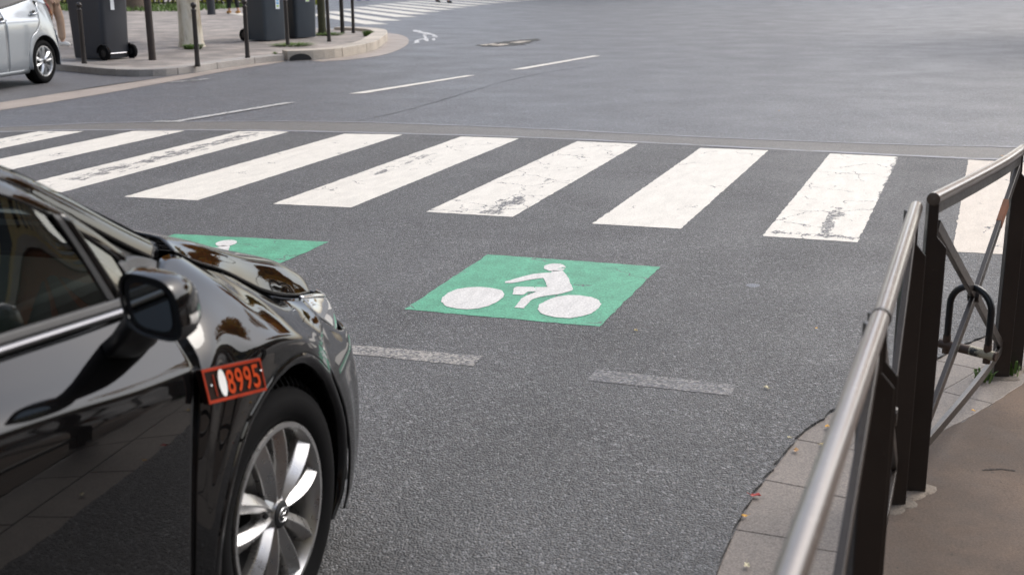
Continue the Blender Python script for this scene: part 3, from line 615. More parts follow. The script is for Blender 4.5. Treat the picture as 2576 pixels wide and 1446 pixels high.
weed("weed", 3.50, -1.75, .002, 30, .012, .06, "low strip of green moss between kerb and brown paving at the right edge", "moss")

# ------------------------------------------------------------------ far pavement furniture
def make_bollard():
    t = thing("bollard", "x", "bollard", group="thin brown bollards along the far kerb")
    bm = bmesh.new(); bm_lathe(bm, [(.043, -.01), (.043, .02), (.037, .05), (.0355, .30), (.0345, .70), (.034, .80)], 18); o = bobj("shaft", bm, M['bollard'], t); smooth_angle(o)
    bm = bmesh.new(); bm_lathe(bm, [(.034, .80), (.040, .803), (.042, .812), (.040, .821), (.030, .826), (.024, .838), (.022, .850)], 18); o = bobj("collar", bm, M['bollard'], t); smooth_angle(o)
    bm = bmesh.new(); bmesh.ops.create_uvsphere(bm, u_segments=18, v_segments=12, radius=.045, matrix=Matrix.Translation((0, 0, .888))); o = bobj("ball_top", bm, M['bollard'], t, True)
    return t
bl = [((-9.644, 8.628), 0, "bollard in front of the single dark bin beside the silver car"), ((-7.614, 8.692), 0, "bollard with its whole ball top in front of the pale tree trunk"),
      ((-7.70, 10.211), 0, "bollard standing before the wheel of the paired bins"), ((-8.668, 13.123), 0, "bollard in a tuft of grass, in front of the right-hand bin"),
      ((-12.275, 20.15), 0, "bollard by the far edge of the paving, right of the paired bins"), ((-8.473, 14.365), 0, "bollard touching the grass beside the mossy trunk"), ((-9.404, 17.178), 0, "rightmost bollard, standing near the pale corner kerb")]
b0 = make_bollard()
for k, (p, rz, lab) in enumerate(bl):
    b = b0 if k == 0 else copy_tree(b0)
    b.location = (*p, PZ); b['label'] = lab; b.rotation_euler = (rng.uniform(-.012, .012), rng.uniform(-.012, .012), rng.uniform(0, 3))
def post(name, label, cat, x, y, r, h, mat):
    t = thing(name, label, cat, (x, y, PZ)); bm = bmesh.new(); bm_lathe(bm, [(r * 1.05, -.01), (r, .1), (r * .97, h)], 20); smooth_angle(bobj("shaft", bm, mat, t))
    bm = bmesh.new(); bm_lathe(bm, [(r * 1.1, h), (r * 1.15, h + .03), (r * .6, h + .07), (.01, h + .09)], 20); smooth_angle(bobj("cap", bm, mat, t)); return t
post("rusted_post", "thick dark rusted post between the single bin and the pale trunk", "post", -9.02, 9.50, .057, 3.0, M['postrust'])
post("sign_post", "thin brown post just behind the mossy trunk", "post", -9.55, 16.95, .045, 2.8, M['bollard'])
post("sign_post", "thin dark pole near the feet in tan shoes", "post", -19.0, 25.2, .035, 2.6, M['black'])
post("litter_post", "stout dark grey round post behind the pale trunk", "post", -18.9, 25.9, .125, 1.1, M['bin'])
bm = bmesh.new(); bm_lathe(bm, [(.262, -.02), (.222, .12), (.205, .5), (.195, 1.2), (.18, 2.6), (.165, 4.2), (.12, 6.0)], 28)
for v in bm.verts:
    a = math.atan2(v.co.y, v.co.x); v.co.x *= 1 + .05 * math.sin(3 * a + v.co.z) ; v.co.y *= 1 + .05 * math.sin(4 * a + 1)
def crown(name, c, rad, hgt, n, mats, rg, lsz=.16, parent=None):
    V = []; F = []; fm = []; cl = [(rg.uniform(-1, 1), rg.uniform(-1, 1), rg.uniform(-1, 1), rg.uniform(.25, .5)) for _ in range(26)]
    for k in range(n):
        q = rg.choice(cl); th = rg.uniform(0, 6.28); ph = math.acos(rg.uniform(-1, 1)); r = q[3] * rg.uniform(.6, 1.05)
        x = (q[0] * .62 + r * math.sin(ph) * math.cos(th)) * rad; y = (q[1] * .62 + r * math.sin(ph) * math.sin(th)) * rad; z = (q[2] * .55 + r * math.cos(ph)) * hgt
        u = Vector((rg.gauss(0, 1), rg.gauss(0, 1), rg.gauss(0, 1))).normalized(); v = u.orthogonal().normalized(); s = lsz * rg.uniform(.6, 1.4); i = len(V); p = Vector((c[0] + x, c[1] + y, c[2] + z))
        V += [p - u * s, p + v * s * .6, p + u * s, p - v * s * .6]; F.append((i, i + 1, i + 2, i + 3)); fm.append(rg.choice((0, 0, 1)))
    return obj(name, V, F, None, parent, mats=mats, fm=fm)
def tree(label, x, y, z, h, rad, trunk_r, mat, mats, seed, n=5200, bm=None, name="street_tree", lsz=.17):
    rg = random.Random(seed); t = thing(name, label, "tree", (x, y, z))
    if bm is None:
        bm = bmesh.new(); bm_lathe(bm, [(trunk_r * 1.35, -.05), (trunk_r * 1.05, .15), (trunk_r, 1), (trunk_r * .85, h * .5), (trunk_r * .4, h * .8)], 16)
    for k in range(7):
        a = rg.uniform(0, 6.28); z0 = h * rg.uniform(.42, .6); e = Vector((math.cos(a) * rad * .7, math.sin(a) * rad * .7, z0 + h * rg.uniform(.15, .35)))
        bm_tube(bm, [(0, 0, z0), e * .5 + Vector((0, 0, z0 * .5 + .1)), e], [trunk_r * .45, trunk_r * .28, trunk_r * .08], 8)
    smooth_angle(bobj("trunk", bm, mat, t), 60); crown("crown", (0, 0, h * .78), rad, h * .33, n, mats, rg, lsz, t); return t
tree("pale-barked street tree whose trunk stands behind the ball-topped bollard", -10.33, 12.45, PZ, 9.0, 3.2, .2, M['bark'], [M['crown'][0], M['crown'][1]], 3, 5200, bm)
tree("slim mossy green trunk in a grass tuft right of the bins", -9.80, 16.5, PZ, 7.0, 2.2, .082, M['moss'], [M['crown'][0], M['crown'][2]], 5, 3000)
for k, (x, y, n, s, h, lab) in enumerate([(-8.55, 13.10, 420, .46, .05, "flat grass tuft round the bollard before the right-hand bin"), (-9.95, 11.95, 260, .22, .09, "tuft of grass and dry leaves at the foot of the pale trunk"),
                           (-9.55, 16.3, 300, .40, .06, "grass tuft round the mossy trunk"), (-8.55, 16.2, 120, .14, .12, "small green weed by the corner kerb"), (-7.75, 11.15, 30, .08, .04, "tiny weed where the low kerb meets the tall kerb")]):
    weed("grass_tuft", x, y, PZ, n, h, s, lab, "grass tuft", group="grass tufts on the far pavement")
bm = bmesh.new(); rg = random.Random(2)
V = []; F = []
for k in range(9000):
    x = rg.uniform(-44, -21.4); y = 28.1 + (x + 24) * -.02 + rg.uniform(0, 5.5); l = rg.uniform(.06, .2); a = rg.uniform(0, 6.28); i = len(V); wd = .025
    V += [(x - wd * math.sin(a), y + wd * math.cos(a), PZ), (x + wd * math.sin(a), y - wd * math.cos(a), PZ), (x + l * .4 * math.cos(a), y + l * .4 * math.sin(a), PZ + l)]; F.append((i, i + 1, i + 2))
tag(obj("grass", V, F, M['grass']), "strip of green grass behind the pavement at the top left", "grass", kind="stuff"); bm.free()
def fence():
    t = thing("metal_fence", "black metal fence behind the grass strip at the top left", "fence", (-44, 33.2, PZ)); bm = bmesh.new()
    for k in range(110): bm_box(bm, (k * .22, 0, .65), (.05, .05, 1.3))
    bobj("bars", bm, M['black'], t)
    for z in (.12, 1.1): bm = bmesh.new(); bm_box(bm, (12.1, 0, z), (24.4, .05, .05)); bobj("rail", bm, M['black'], t)
    rg = random.Random(4); V = []; F = []
    for k in range(5000):
        p = Vector((rg.uniform(0, 24), rg.uniform(.2, 1.6), rg.uniform(.05, 1.5))); u = Vector((rg.gauss(0, 1), rg.gauss(0, 1), rg.gauss(0, 1))).normalized() * .1; v = u.orthogonal().normalized() * .06; i = len(V)
        V += [p - u, p + v, p + u, p - v]; F.append((i, i + 1, i + 2, i + 3))
    o = obj("shrubbery", V, F, M['crown'][2]); o.location = (-44, 33.4, PZ); tag(o, "dark green shrubbery behind the black fence", "shrubs", kind="stuff")
fence()
tree("big brown tree trunk standing in the grass strip behind the single bin", -24.6, 29.6, PZ, 10, 3.6, .42, M['barkdark'], [M['crown'][1], M['crown'][0]], 9, 5000)

# wheeled bins: local +x is the wheel side, +y the hinge-less long side
def bin_(label, x, y, rz, mat, L=.70, Wd=.60, H=.98, sticker=True, colour=False, tape=True):
    t = thing("wheelie_bin", label, "wheelie bin", (x, y, PZ), rz, "dark wheelie bins on the far pavement")
    V = []; F = []
    rings = [(.0, .88, .88), (.03, .895, .90), (.45, .935, .94), (.90, .985, .985), (.91, 1.03, 1.04), (.955, 1.04, 1.05), (.96, 1.0, 1.0)]
    n = 28
    for zf, sx, sy in rings:
        for k in range(n):
            a = 2 * math.pi * k / n; cx, cy = math.cos(a), math.sin(a); e = .22
            px = math.copysign(abs(cx) ** e, cx) * L / 2 * sx; py = math.copysign(abs(cy) ** e, cy) * Wd / 2 * sy
            if zf < .28 and px > L * .22: px = px  # wheel side stays upright
            V.append((px, py, .02 + zf * H))
    for r in range(len(rings) - 1):
        for k in range(n): F.append((r * n + k, r * n + (k + 1) % n, (r + 1) * n + (k + 1) % n, (r + 1) * n + k))
    F.append(tuple(range(n))[::-1]); o = obj("body", V, F, mat, t); smooth_angle(o, 32)
    # wheel housing scoops, lid, handle, axle, wheels
    bm = bmesh.new(); ring = []
    pf = [(-.53, .0), (.55, .0), (.58, .03), (.56, .075), (.30, .115), (-.30, .12), (-.55, .07)]
    A = [bm.verts.new((px * L, -Wd * .535, .965 * H + pz)) for px, pz in pf]; B = [bm.verts.new((px * L, Wd * .535, .965 * H + pz)) for px, pz in pf]
    bm.faces.new(A); bm.faces.new(B[::-1])
    for k in range(len(pf)): bm.faces.new((A[k], B[k], B[(k + 1) % len(pf)], A[(k + 1) % len(pf)]))
    bevel(bobj("lid", bm, mat, t), .02, 3)
    bm = bmesh.new(); bm_tube(bm, [(L * .5, -Wd * .42, H * .90), (L * .62, -Wd * .42, H * .96), (L * .62, Wd * .42, H * .96), (L * .5, Wd * .42, H * .90)], .018, 10); bobj("handle", bm, mat, t)
    bm = bmesh.new(); bm_tube(bm, [(L * .46, -Wd * .46, .10), (L * .46, Wd * .46, .10)], .013, 8); bobj("axle", bm, M['chrome'], t)
    for s in (-1, 1):
        mm = Matrix.Translation((L * .455, s * Wd * .475, .115)) @ Matrix.Rotation(R(90), 4, 'X')
        bm = bmesh.new(); bm_lathe(bm, [(.060, -.034), (.105, -.034), (.117, -.022), (.117, .022), (.105, .034), (.060, .034)], 26, mm, False); wh = bobj("wheel", bm, M['rubber'], t); smooth_angle(wh, 40)
        bm = bmesh.new(); bm_lathe(bm, [(.055, -.026), (.03, -.016), (.018, -.03), (.018, .03), (.03, .016), (.055, .026)], 20, mm); smooth_angle(bobj("wheel_hub", bm, M['black'], wh), 40)
        bm = bmesh.new(); bm_lathe(bm, [(.134, -.045), (.138, -.045), (.138, .045), (.134, .045)], 26, mm, False)
        bmesh.ops.delete(bm, geom=[v for v in bm.verts if v.co.z < .10 or v.co.x > L * .455 + .05], context='VERTS'); bobj("wheel_arch", bm, M['black'], t)
    return t
def sticker(parent, ctr, nrm_rz, wd, ht, mat, name="sticker", bands=None):
    def quad(nm, w_, h_, off, dz, m, par):
        bm = bmesh.new(); bm_box(bm, (0, 0, 0), (w_, .003, h_)); o = bobj(nm, bm, m, par); return o
    o = quad(name, wd, ht, 0, 0, mat, parent); o.location = ctr; o.rotation_euler = (0, 0, nrm_rz)
    for (dz, h_, w_, m) in bands or []:
        b = quad("sticker_print", w_, h_, 0, 0, m, o); b.location = (0, -.0022, dz)
    return o
t = bin_("single dark grey wheelie bin beside the silver car, wheels to the right", -10.08, 9.60, R(-9), M['bin'], .84, .60, 1.12)
sticker(t, (.84 * .5 * .965 + .006, -.06, .92), R(90), .075, .27, M['sticker'])
t = bin_("blue-grey wheelie bin with a whole wheel showing, left of the pair", -9.93, 14.42, R(160), M['bin_blue'], .72, .60, 1.02)
BAND = [(.08, .05, .06, M['sticker_b']), (.0, .07, .05, M['sticker_b']), (-.07, .04, .06, M['sticker_b']), (-.125, .03, .06, M['sticker_g'])]
sticker(t, (-.72 * .5 * .965 - .004, -.06, .80), R(-90), .10, .36, M['sticker'], bands=BAND)
t = bin_("wheelie bin half hidden behind the other one, right of the pair", -9.75, 15.35, R(158), M['bin_blue'], .72, .58, 1.02)
sticker(t, (-.72 * .5 * .97 - .004, -.03, .88), R(-90), .09, .30, M['sticker'], bands=BAND)

# ------------------------------------------------------------------ wheels
def wheel(parent, name, c, rz, r, wdt, rim_r, spokes, mat, twist, cap_emblem=False, out=1):
    """axis along local y; outer face at local -y. c = centre of the outer face"""
    rt = Matrix.Translation(c) @ Matrix.Rotation(rz, 4, 'Z')
    ax = rt @ Matrix.Rotation(R(90), 4, 'X')          # lathe z -> -y (outward)
    t = obj(name, [], [], M['rubber'], parent)
    bm = bmesh.new(); k = r - rim_r
    prof = [(rim_r - .004, -.012), (rim_r + .006, -.004), (rim_r + .012, .002), (rim_r + k * .30, .010), (rim_r + k * .55, .012), (rim_r + k * .60, .0095), (rim_r + k * .78, .004), (r - .016, -.010), (r - .004, -.026), (r, -.045)]
    for z in (.075, .10, .13): prof += [(r, -z + .006), (r - .008, -z + .004), (r - .008, -z - .004), (r, -z - .006)]
    prof += [(r - .004, -wdt + .02), (rim_r + k * .5, -wdt), (rim_r, -wdt + .01)]
    bm_lathe(bm, prof, 72, ax, False)
    for a in range(0, 72, 1):                     # shoulder tread blocks
        an = 2 * math.pi * (a + .5) / 72
        bm_box(bm, (0, 0, 0), (.022, .0055, .026), M=ax @ Matrix.Rotation(an, 4, 'Z') @ Matrix.Translation((r - .011, 0, -.020)) @ Matrix.Rotation(R(38), 4, 'Y'))
    ty = bobj("tyre", bm, M['rubber'], t); smooth_angle(ty, 35)
    bm = bmesh.new()
    bm_lathe(bm, [(rim_r - .002, -.004), (rim_r + .004, .000), (rim_r + .002, .006), (rim_r - .008, .006), (rim_r - .014, -.002), (rim_r - .022, -.03), (rim_r - .028, -wdt * .75), (rim_r - .005, -wdt + .02)], 64, ax, False)
    rim = bobj("rim", bm, mat, t); smooth_angle(rim, 40)
    bm = bmesh.new()
    for s in range(spokes):
        a0 = 2 * math.pi * s / spokes; tw = twist * (1 if s % 2 == 0 else -.45)
        rows = []
        for j in range(7):
            f = j / 6; rad = .030 + (rim_r - .042) * f; a = a0 + tw * (f - .3); ww = (.0140 + .0125 * f) * rim_r / .2; zc = -.012 + .016 * math.sin(f * 2.6) - .006 * f
            e1, e2 = Vector((math.cos(a), math.sin(a), 0)), Vector((-math.sin(a), math.cos(a), 0)); p = e1 * rad
            ridge = (.10 if s % 2 == 0 else -.22)
            rows.append([p - e2 * ww + Vector((0, 0, zc - .026)), p - e2 * ww * .96 + Vector((0, 0, zc - .008)), p + e2 * ww * ridge + Vector((0, 0, zc + .013)), p + e2 * ww * .96 + Vector((0, 0, zc - .010)), p + e2 * ww + Vector((0, 0, zc - .028))])
        vv = [[bm.verts.new(ax @ q) for q in row] for row in rows]
        for A, B in zip(vv, vv[1:]):
            for i in range(4): bm.faces.new((A[i], A[i + 1], B[i + 1], B[i]))
    sp = bobj("spokes", bm, mat, t); smooth_angle(sp, 28); m = sp.modifiers.new("bevel", 'BEVEL'); m.width = .0025; m.segments = 2; m.angle_limit = R(28)
    bm = bmesh.new(); bm_lathe(bm, [(.062, -.040), (.058, -.016), (.044, -.008), (.036, -.004), (.033, .004)], 30, ax, False); smooth_angle(bobj("hub", bm, mat, t), 35)
    bm = bmesh.new(); bm_lathe(bm, [(.033, -.002), (.031, .006), (.026, .009), (.001, .010)], 28, ax, False); cap = bobj("hub_cap", bm, M['black'], t); smooth_angle(cap, 40)
    if cap_emblem:
        bm = bmesh.new()
        for (cx, cy, a, b) in ((0, 0, .022, .0155), (0, .0035, .0075, .0115), (0, .0080, .0145, .0062)):
            bm_tube(bm, [ax @ Vector((cx + a * math.cos(q), cy + b * math.sin(q), .0105)) for q in np.linspace(0, 2 * math.pi, 33)], .0013, 6, False)
        bobj("emblem", bm, M['emblem'], cap)
    bm = bmesh.new()
    for s in range(5):
        a = 2 * math.pi * (s + .3) / 5; p = Vector((.047 * math.cos(a), .047 * math.sin(a), 0)); bm_lathe(bm, [(.0095, -.03), (.0095, -.010), (.006, -.006)], 8, ax @ Matrix.Translation(p))
    bobj("wheel_nuts", bm, M['black'], t)
    bm = bmesh.new(); bm_lathe(bm, [(.001, -.075), (rim_r * .68, -.075), (rim_r * .68, -.085), (rim_r - .03, -.12), (.001, -.12)], 40, ax, False); bobj("brake_disc", bm, M['black'], t)
    return t

# ------------------------------------------------------------------ black saloon car (u forward, w outward to its right, z up; origin under the front right hub)
BC = thing("black_taxi_car", "glossy black saloon car with an orange-bordered 8995 plate on its front wing, nearest the camera", "car", (1.73, -4.584, 0), R(4.5))
# local: x = w (to the right), y = u (forward)
CEN = -.80
def c2l(p, mir=False): return (2 * CEN - p[1] if mir else p[1], p[0], p[2])
def panel(name, rows, mat, nu=6, nv=6, mir=False, both=True, parent=BC, thick=.006, outward=None, smooth=True):
    out = []
    for m in ((False, True) if both else (mir,)):
        V, F = net(rows, nu, nv); V = np.array([c2l(p, m) for p in V])
        o = obj(name, V, F, mat, parent, smooth)
        me = o.data; c = np.array((CEN, -.9, .55)); ctr = V.mean(0); av = Vector((0, 0, 0))
        for p in me.polygons: av += p.normal * p.area
        if av.dot(Vector(outward if outward is not None else (ctr - c))) < 0: me.flip_normals()
        if thick:
            s = o.modifiers.new("sheet", 'SOLIDIFY'); s.thickness = thick; s.offset = -1
        out.append(o)
    return out
# front wing: rows run along the arch / outer edge, columns from sill round to the headlamp
arch_e = [(-.345, .005, .19), (-.335, .026, .36), (-.285, .030, .475), (-.195, .032, .59), (-.118, .032, .635), (-.045, .032, .662), (0, .032, .671), (.05, .032, .674), (.09, .032, .670), (.13, .032, .659), (.17, .032, .638), (.205, .030, .614), (.235, .028, .588), (.27, .026, .552)]
outer = [(-.397, -.012, .19), (-.383, .012, .38), (-.357, .015, .56), (-.322, .013, .69), (-.282, -.008, .778), (-.245, -.100, .868), (-.105, -.190, .917), (-.022, -.200, .916), (.050, -.190, .876), (.153, -.182, .830), (.262, -.182, .772), (.338, -.178, .730), (.416, -.170, .697), (.462, -.138, .688)]
should = [(-.374, -.004, .19), (-.362, .018, .37), (-.325, .022, .52), (-.262, .022, .645), (-.205, .010, .732), (-.135, .004, .762), (-.075, .002, .762), (-.02, .002, .757), (.035, .002, .745), (.09, .002, .730), (.145, .000, .708), (.20, -.004, .684), (.25, -.008, .660), (.308, -.014, .622)]
shoul0 = [(-.360, .002, .19), (-.348, .022, .365), (-.305, .027, .50), (-.228, .029, .62), (-.160, .026, .690), (-.090, .024, .722), (-.04, .024, .728), (.01, .024, .726), (.055, .024, .717), (.10, .024, .703), (.148, .023, .682), (.195, .020, .656), (.235, .016, .630), (.285, .010, .590)]
mw = (0, 0, 0, .002, .006, .010, .016, .016, .012, .010, .010, .010, .012, .024); mz = (0, 0, 0, .002, .006, .012, .012, .008, .006, .005, .005, .006, .007, .004)
mid = [tuple(s * .52 + o * .48 + b for s, o, b in zip(should[k], outer[k], (0, mw[k], mz[k]))) for k in range(14)]
panel("front_wing", [arch_e, shoul0, should, mid, outer], M['cpblack'], 5, 7)
# rolled arch lip and dark wheel housing
lip_i = []
for (u, w_, z) in arch_e:
    d = Vector((u - .015, z - .315)); d = d * (1 - .030 / d.length); lip_i.append((.015 + d.x, .020, .315 + d.y))
lip_o2 = [(a[0], a[1] - .001, a[2]) for a in arch_e] + [(.338, .022, .42), (.352, .018, .32), (.330, .012, .22), (.285, .004, .165)]
lip_in2 = lip_i + [(.306, .016, .43), (.320, .012, .32), (.300, .006, .225), (.258, .0, .172)]
lip_in3 = [(p[0] * .985, p[1] - .05, p[2] * .995) for p in lip_in2]
panel("arch_lip", [lip_o2, [(a[0] * .55 + b[0] * .45, a[1] + .004, a[2] * .55 + b[2] * .45) for a, b in zip(lip_o2, lip_in2)], lip_in2, lip_in3], M['cpblack'], 4, 3, thick=0)
def housing(u0, name="wheel_housing"):
    for s in (0, 1):
        bm = bmesh.new(); pr = []
        for k in range(25):
            a = math.pi * (-.10 + 1.2 * k / 24); pr.append((u0 + .345 * math.cos(a), .33 + .345 * math.sin(a)))
        A = [bm.verts.new(c2l((u, .010, z), s)) for u, z in pr]; B = [bm.verts.new(c2l((u, -.30, z), s)) for u, z in pr]
        for k in range(24): bm.faces.new((A[k], A[k + 1], B[k + 1], B[k]))
        bm.faces.new(B); bobj(name, bm, M['black'], BC)
housing(.0); housing(-2.5)
# bonnet
hA = [(-.014, -.206, .922), (.055, -.195, .880), (.157, -.188, .836), (.266, -.188, .778), (.342, -.184, .736), (.420, -.176, .703), (.50, -.170, .680), (.585, -.175, .668), (.592, -.182, .655)]
hC = [(.030, -.275, .941), (.140, -.258, .906), (.250, -.256, .864), (.355, -.254, .823), (.430, -.252, .798), (.515, -.250, .771), (.590, -.249, .739), (.672, -.243, .688), (.694, -.250, .648)]
hB = [((a[0] + c[0]) / 2, (a[1] + c[1]) / 2 + g, (a[2] + c[2]) / 2 + h) for a, c, g, h in zip(hA, hC, (0, .001, .002, .003, .004, .005, .005, .004, .002), (.003, .004, .006, .008, .009, .010, .011, .008, .0))]
hD = [(.06, -.37, .945), (.165, -.37, .913), (.275, -.37, .872), (.385, -.37, .834), (.47, -.37, .806), (.555, -.37, .777), (.645, -.37, .743), (.735, -.365, .690), (.757, -.37, .645)]
hE = [(.11, -.52, .947), (.20, -.52, .917), (.31, -.52, .876), (.42, -.52, .838), (.52, -.52, .806), (.62, -.52, .772), (.72, -.52, .735), (.80, -.52, .686), (.825, -.52, .642)]
hF = [(.15, -.8, .95), (.25, -.8, .917), (.35, -.8, .876), (.45, -.8, .842), (.56, -.8, .805), (.67, -.8, .766), (.77, -.8, .726), (.835, -.8, .680), (.86, -.8, .640)]
rowsH = [hA, hB, hC, hD, hE, hF] + [[(u, 2 * CEN - w_, z) for u, w_, z in r] for r in (hE, hD, hC, hB, hA)]
panel("bonnet", rowsH, M['cpblack'], 6, 6, both=False, outward=(0, 0, 1))
# headlamps
panel("headlamp", [[(.467, -.140, .686), (.555, -.146, .667), (.648, -.160, .643), (.73, -.225, .630), (.80, -.36, .632), (.84, -.5, .636)],
                   [(.452, -.118, .676), (.535, -.115, .645), (.655, -.138, .600), (.755, -.21, .592), (.822, -.36, .604), (.858, -.5, .612)],
                   [(.430, -.090, .660), (.50, -.090, .615), (.592, -.100, .556), (.715, -.18, .548), (.80, -.34, .566), (.848, -.5, .584)]], M['lens'], 6, 6, outward=(1, 1, 0))
panel("lamp_top_glint", [[(.463, -.145, .694), (.555, -.150, .675), (.650, -.166, .651), (.735, -.232, .637)], [(.470, -.138, .687), (.558, -.142, .667), (.653, -.157, .643), (.738, -.224, .630)]], M['chrome'], 6, 3, outward=(.3, .3, 1))  # added bright strip: the white reflection along the lens top, no real trim
# front bumper, one piece round the nose
def bump_row(z, k, d):
    half = [(.272 + k, .026, z), (.34 + k * .8 + d * .3, .010 + d * .1, z), (.45 + d * .6, -.022 + d * .3, z - .002), (.56 + d * .8, -.058 + d * .3, z), (.665 + d, -.115, z), (.75 + d, -.205, z), (.81 + d, -.36, z), (.845 + d, -.58, z), (.852 + d, -.80, z)]
    return half + [(u, 2 * CEN - w_, q) for u, w_, q in half[-2::-1]]
hb = [(.300, -.006, .610), (.362, -.046, .642), (.430, -.088, .654), (.503, -.088, .608), (.597, -.099, .549), (.72, -.180, .541), (.806, -.340, .559), (.852, -.5, .578), (.864, -.8, .585)]
hb = hb + [(u, 2 * CEN - w_, q) for u, w_, q in hb[-2::-1]]
panel("front_bumper", [hb, bump_row(.556, .0, .0), bump_row(.50, .035, .02), bump_row(.43, .066, .035), bump_row(.32, .080, .035), bump_row(.225, .058, .02), bump_row(.185, .03, .0)], M['cpblack'], 6, 5, both=False, outward=(0, 1, 0))
panel("grille", [[(.80, -.5, .64), (.845, -.8, .645), (.80, -1.1, .64)], [(.835, -.5, .54), (.86, -.8, .55), (.835, -1.1, .54)]], M['black'], 6, 6, both=False, outward=(0, 1, 0))
# doors
def door_rows(us, front=None):
    rows = []
    for j in range(9):
        row = []
        for i, u in enumerate(us):
            zs = np.interp(u, [-1.9, -1.25, -.86, -.6, -.33], [.905, .892, .862, .815, .772]); zb = np.interp(u, [-2.6, -1.9, -1.25, -.9, -.6, -.3, -.2], [.985, .975, .955, .932, .905, .878, .872])
            pr = [(.18, -.022), (.24, .002), (.38, .012), (.56, .016), (zs - .075, .0135), (zs - .03, .008), (zs, -.004), ((zs + zb) / 2, -.05), (zb, -.098)][j]
            uu = front[j] if (front and i == 0) else u; row.append((uu, pr[1] - .0015, pr[0]))
        rows.append(row)
    return rows
panel("front_door", door_rows([-.33, -.5, -.7, -.95, -1.235], [-.4005, -.396, -.3865, -.3605, -.3235, -.302, -.2865, -.2665, -.2485]), M['cpblack'], 6, 5)
panel("rear_door", door_rows([-1.243, -1.5, -1.75, -2.0, -2.16]), M['cpblack'], 6, 5)
panel("rear_quarter", [[(-2.17, .008, .66), (-2.32, .02, .69), (-2.5, .022, .70), (-2.7, .02, .68), (-2.88, .0, .60), (-3.2, -.1, .52)], [(-2.17, .004, .83), (-2.4, .0, .845), (-2.6, -.004, .85), (-2.85, -.02, .85), (-3.05, -.08, .84), (-3.28, -.25, .82)], [(-2.17, -.1, .98), (-2.4, -.11, .985), (-2.6, -.12, .985), (-2.85, -.14, .975), (-3.05, -.2, .96), (-3.25, -.34, .94)]], M['cpblack'], 6, 6)
panel("rear_bumper", [[(-2.83, .0, .58), (-3.1, -.05, .56), (-3.27, -.25, .55), (-3.33, -.8, .55), (-3.27, -1.35, .55), (-3.1, -1.55, .56), (-2.83, -1.6, .58)], [(-2.80, .0, .2), (-3.1, -.06, .2), (-3.24, -.25, .2), (-3.28, -.8, .2), (-3.24, -1.35, .2), (-3.1, -1.54, .2), (-2.80, -1.6, .2)]], M['cpblack'], 6, 6, both=False, outward=(0, -1, 0))
panel("boot_lid", [[(-2.75, -.2, .985), (-3.05, -.24, .965), (-3.27, -.32, .93), (-3.33, -.34, .56)], [(-2.75, -.8, 1.0), (-3.05, -.8, .98), (-3.30, -.8, .94), (-3.36, -.8, .56)], [(-2.75, -1.4, .985), (-3.05, -1.36, .965), (-3.27, -1.28, .93), (-3.33, -1.26, .56)]], M['cpblack'], 5, 6, both=False, outward=(0, 0, 1))
panel("sill", [[(-.35, -.01, .19), (-1.3, -.01, .19), (-2.2, -.01, .19)], [(-.35, -.05, .12), (-1.3, -.05, .12), (-2.2, -.05, .12)]], M['black'], 4, 3)
bm = bmesh.new(); bm_box(bm, (CEN, -1.25, .30), (1.45, 3.6, .30)); bm_box(bm, (CEN, .38, .40), (1.1, .75, .40)); bm_box(bm, (CEN, -1.3, .56), (1.45, 1.7, .50)); bobj("underbody", bm, M['black'], BC)
# belt trim, A-pillar, window frame, divider, glass, roof
def beltz(u): return float(np.interp(u, [-2.6, -1.9, -1.25, -.9, -.6, -.3], [.985, .975, .955, .932, .905, .878]))
us = [-.35, -.5, -.7, -.9, -1.235]
panel("belt_trim", [[(u, -.094, beltz(u) + .002) for u in us], [(u, -.090, beltz(u) + .010) for u in us], [(u, -.098, beltz(u) + .017) for u in us]], M['satin'], 4, 3)
panel("window_seal", [[(u, -.098, beltz(u) + .016) for u in us], [(u, -.108, beltz(u) + .034) for u in us]], M['black'], 4, 3)
panel("a_pillar", [[(-.090, -.200, .916), (-.223, -.200, .988), (-.40, -.200, 1.088), (-.547, -.203, 1.173), (-.74, -.235, 1.248), (-.95, -.275, 1.300), (-1.25, -.31, 1.335), (-1.9, -.32, 1.33)],
                   [(-.066, -.211, .935), (-.196, -.211, 1.003), (-.373, -.211, 1.103), (-.526, -.213, 1.184), (-.72, -.250, 1.264), (-.93, -.295, 1.320), (-1.25, -.33, 1.356), (-1.9, -.34, 1.35)],
                   [(-.046, -.230, .945), (-.170, -.230, 1.010), (-.347, -.230, 1.109), (-.507, -.232, 1.187), (-.71, -.276, 1.270), (-.925, -.322, 1.331), (-1.25, -.37, 1.366), (-1.9, -.38, 1.362)]], M['cpblack'], 5, 4, thick=.02)
panel("mirror_corner", [[(-.247, -.101, .874), (-.18, -.150, .897), (-.112, -.188, .922)], [(-.256, -.140, .925), (-.19, -.170, .925), (-.116, -.192, .926)], [(-.262, -.170, .966), (-.20, -.186, .956), (-.120, -.196, .930)]], M['black'], 4, 4)
panel("door_frame", [[(-.270, -.158, .952), (-.297, -.160, .976), (-.38, -.160, 1.036), (-.464, -.161, 1.088), (-.60, -.166, 1.158), (-.80, -.20, 1.228), (-1.0, -.24, 1.268), (-1.235, -.27, 1.285)],
                     [(-.258, -.162, .972), (-.282, -.166, .990), (-.365, -.168, 1.050), (-.450, -.170, 1.103), (-.59, -.176, 1.172), (-.79, -.212, 1.244), (-.99, -.252, 1.286), (-1.235, -.284, 1.305)],
                     [(-.248, -.182, .975), (-.272, -.182, .996), (-.355, -.184, 1.056), (-.442, -.186, 1.110), (-.58, -.19, 1.182), (-.78, -.226, 1.256), (-.98, -.268, 1.300), (-1.235, -.30, 1.322)]], M['cpblack'], 5, 4, thick=.02)
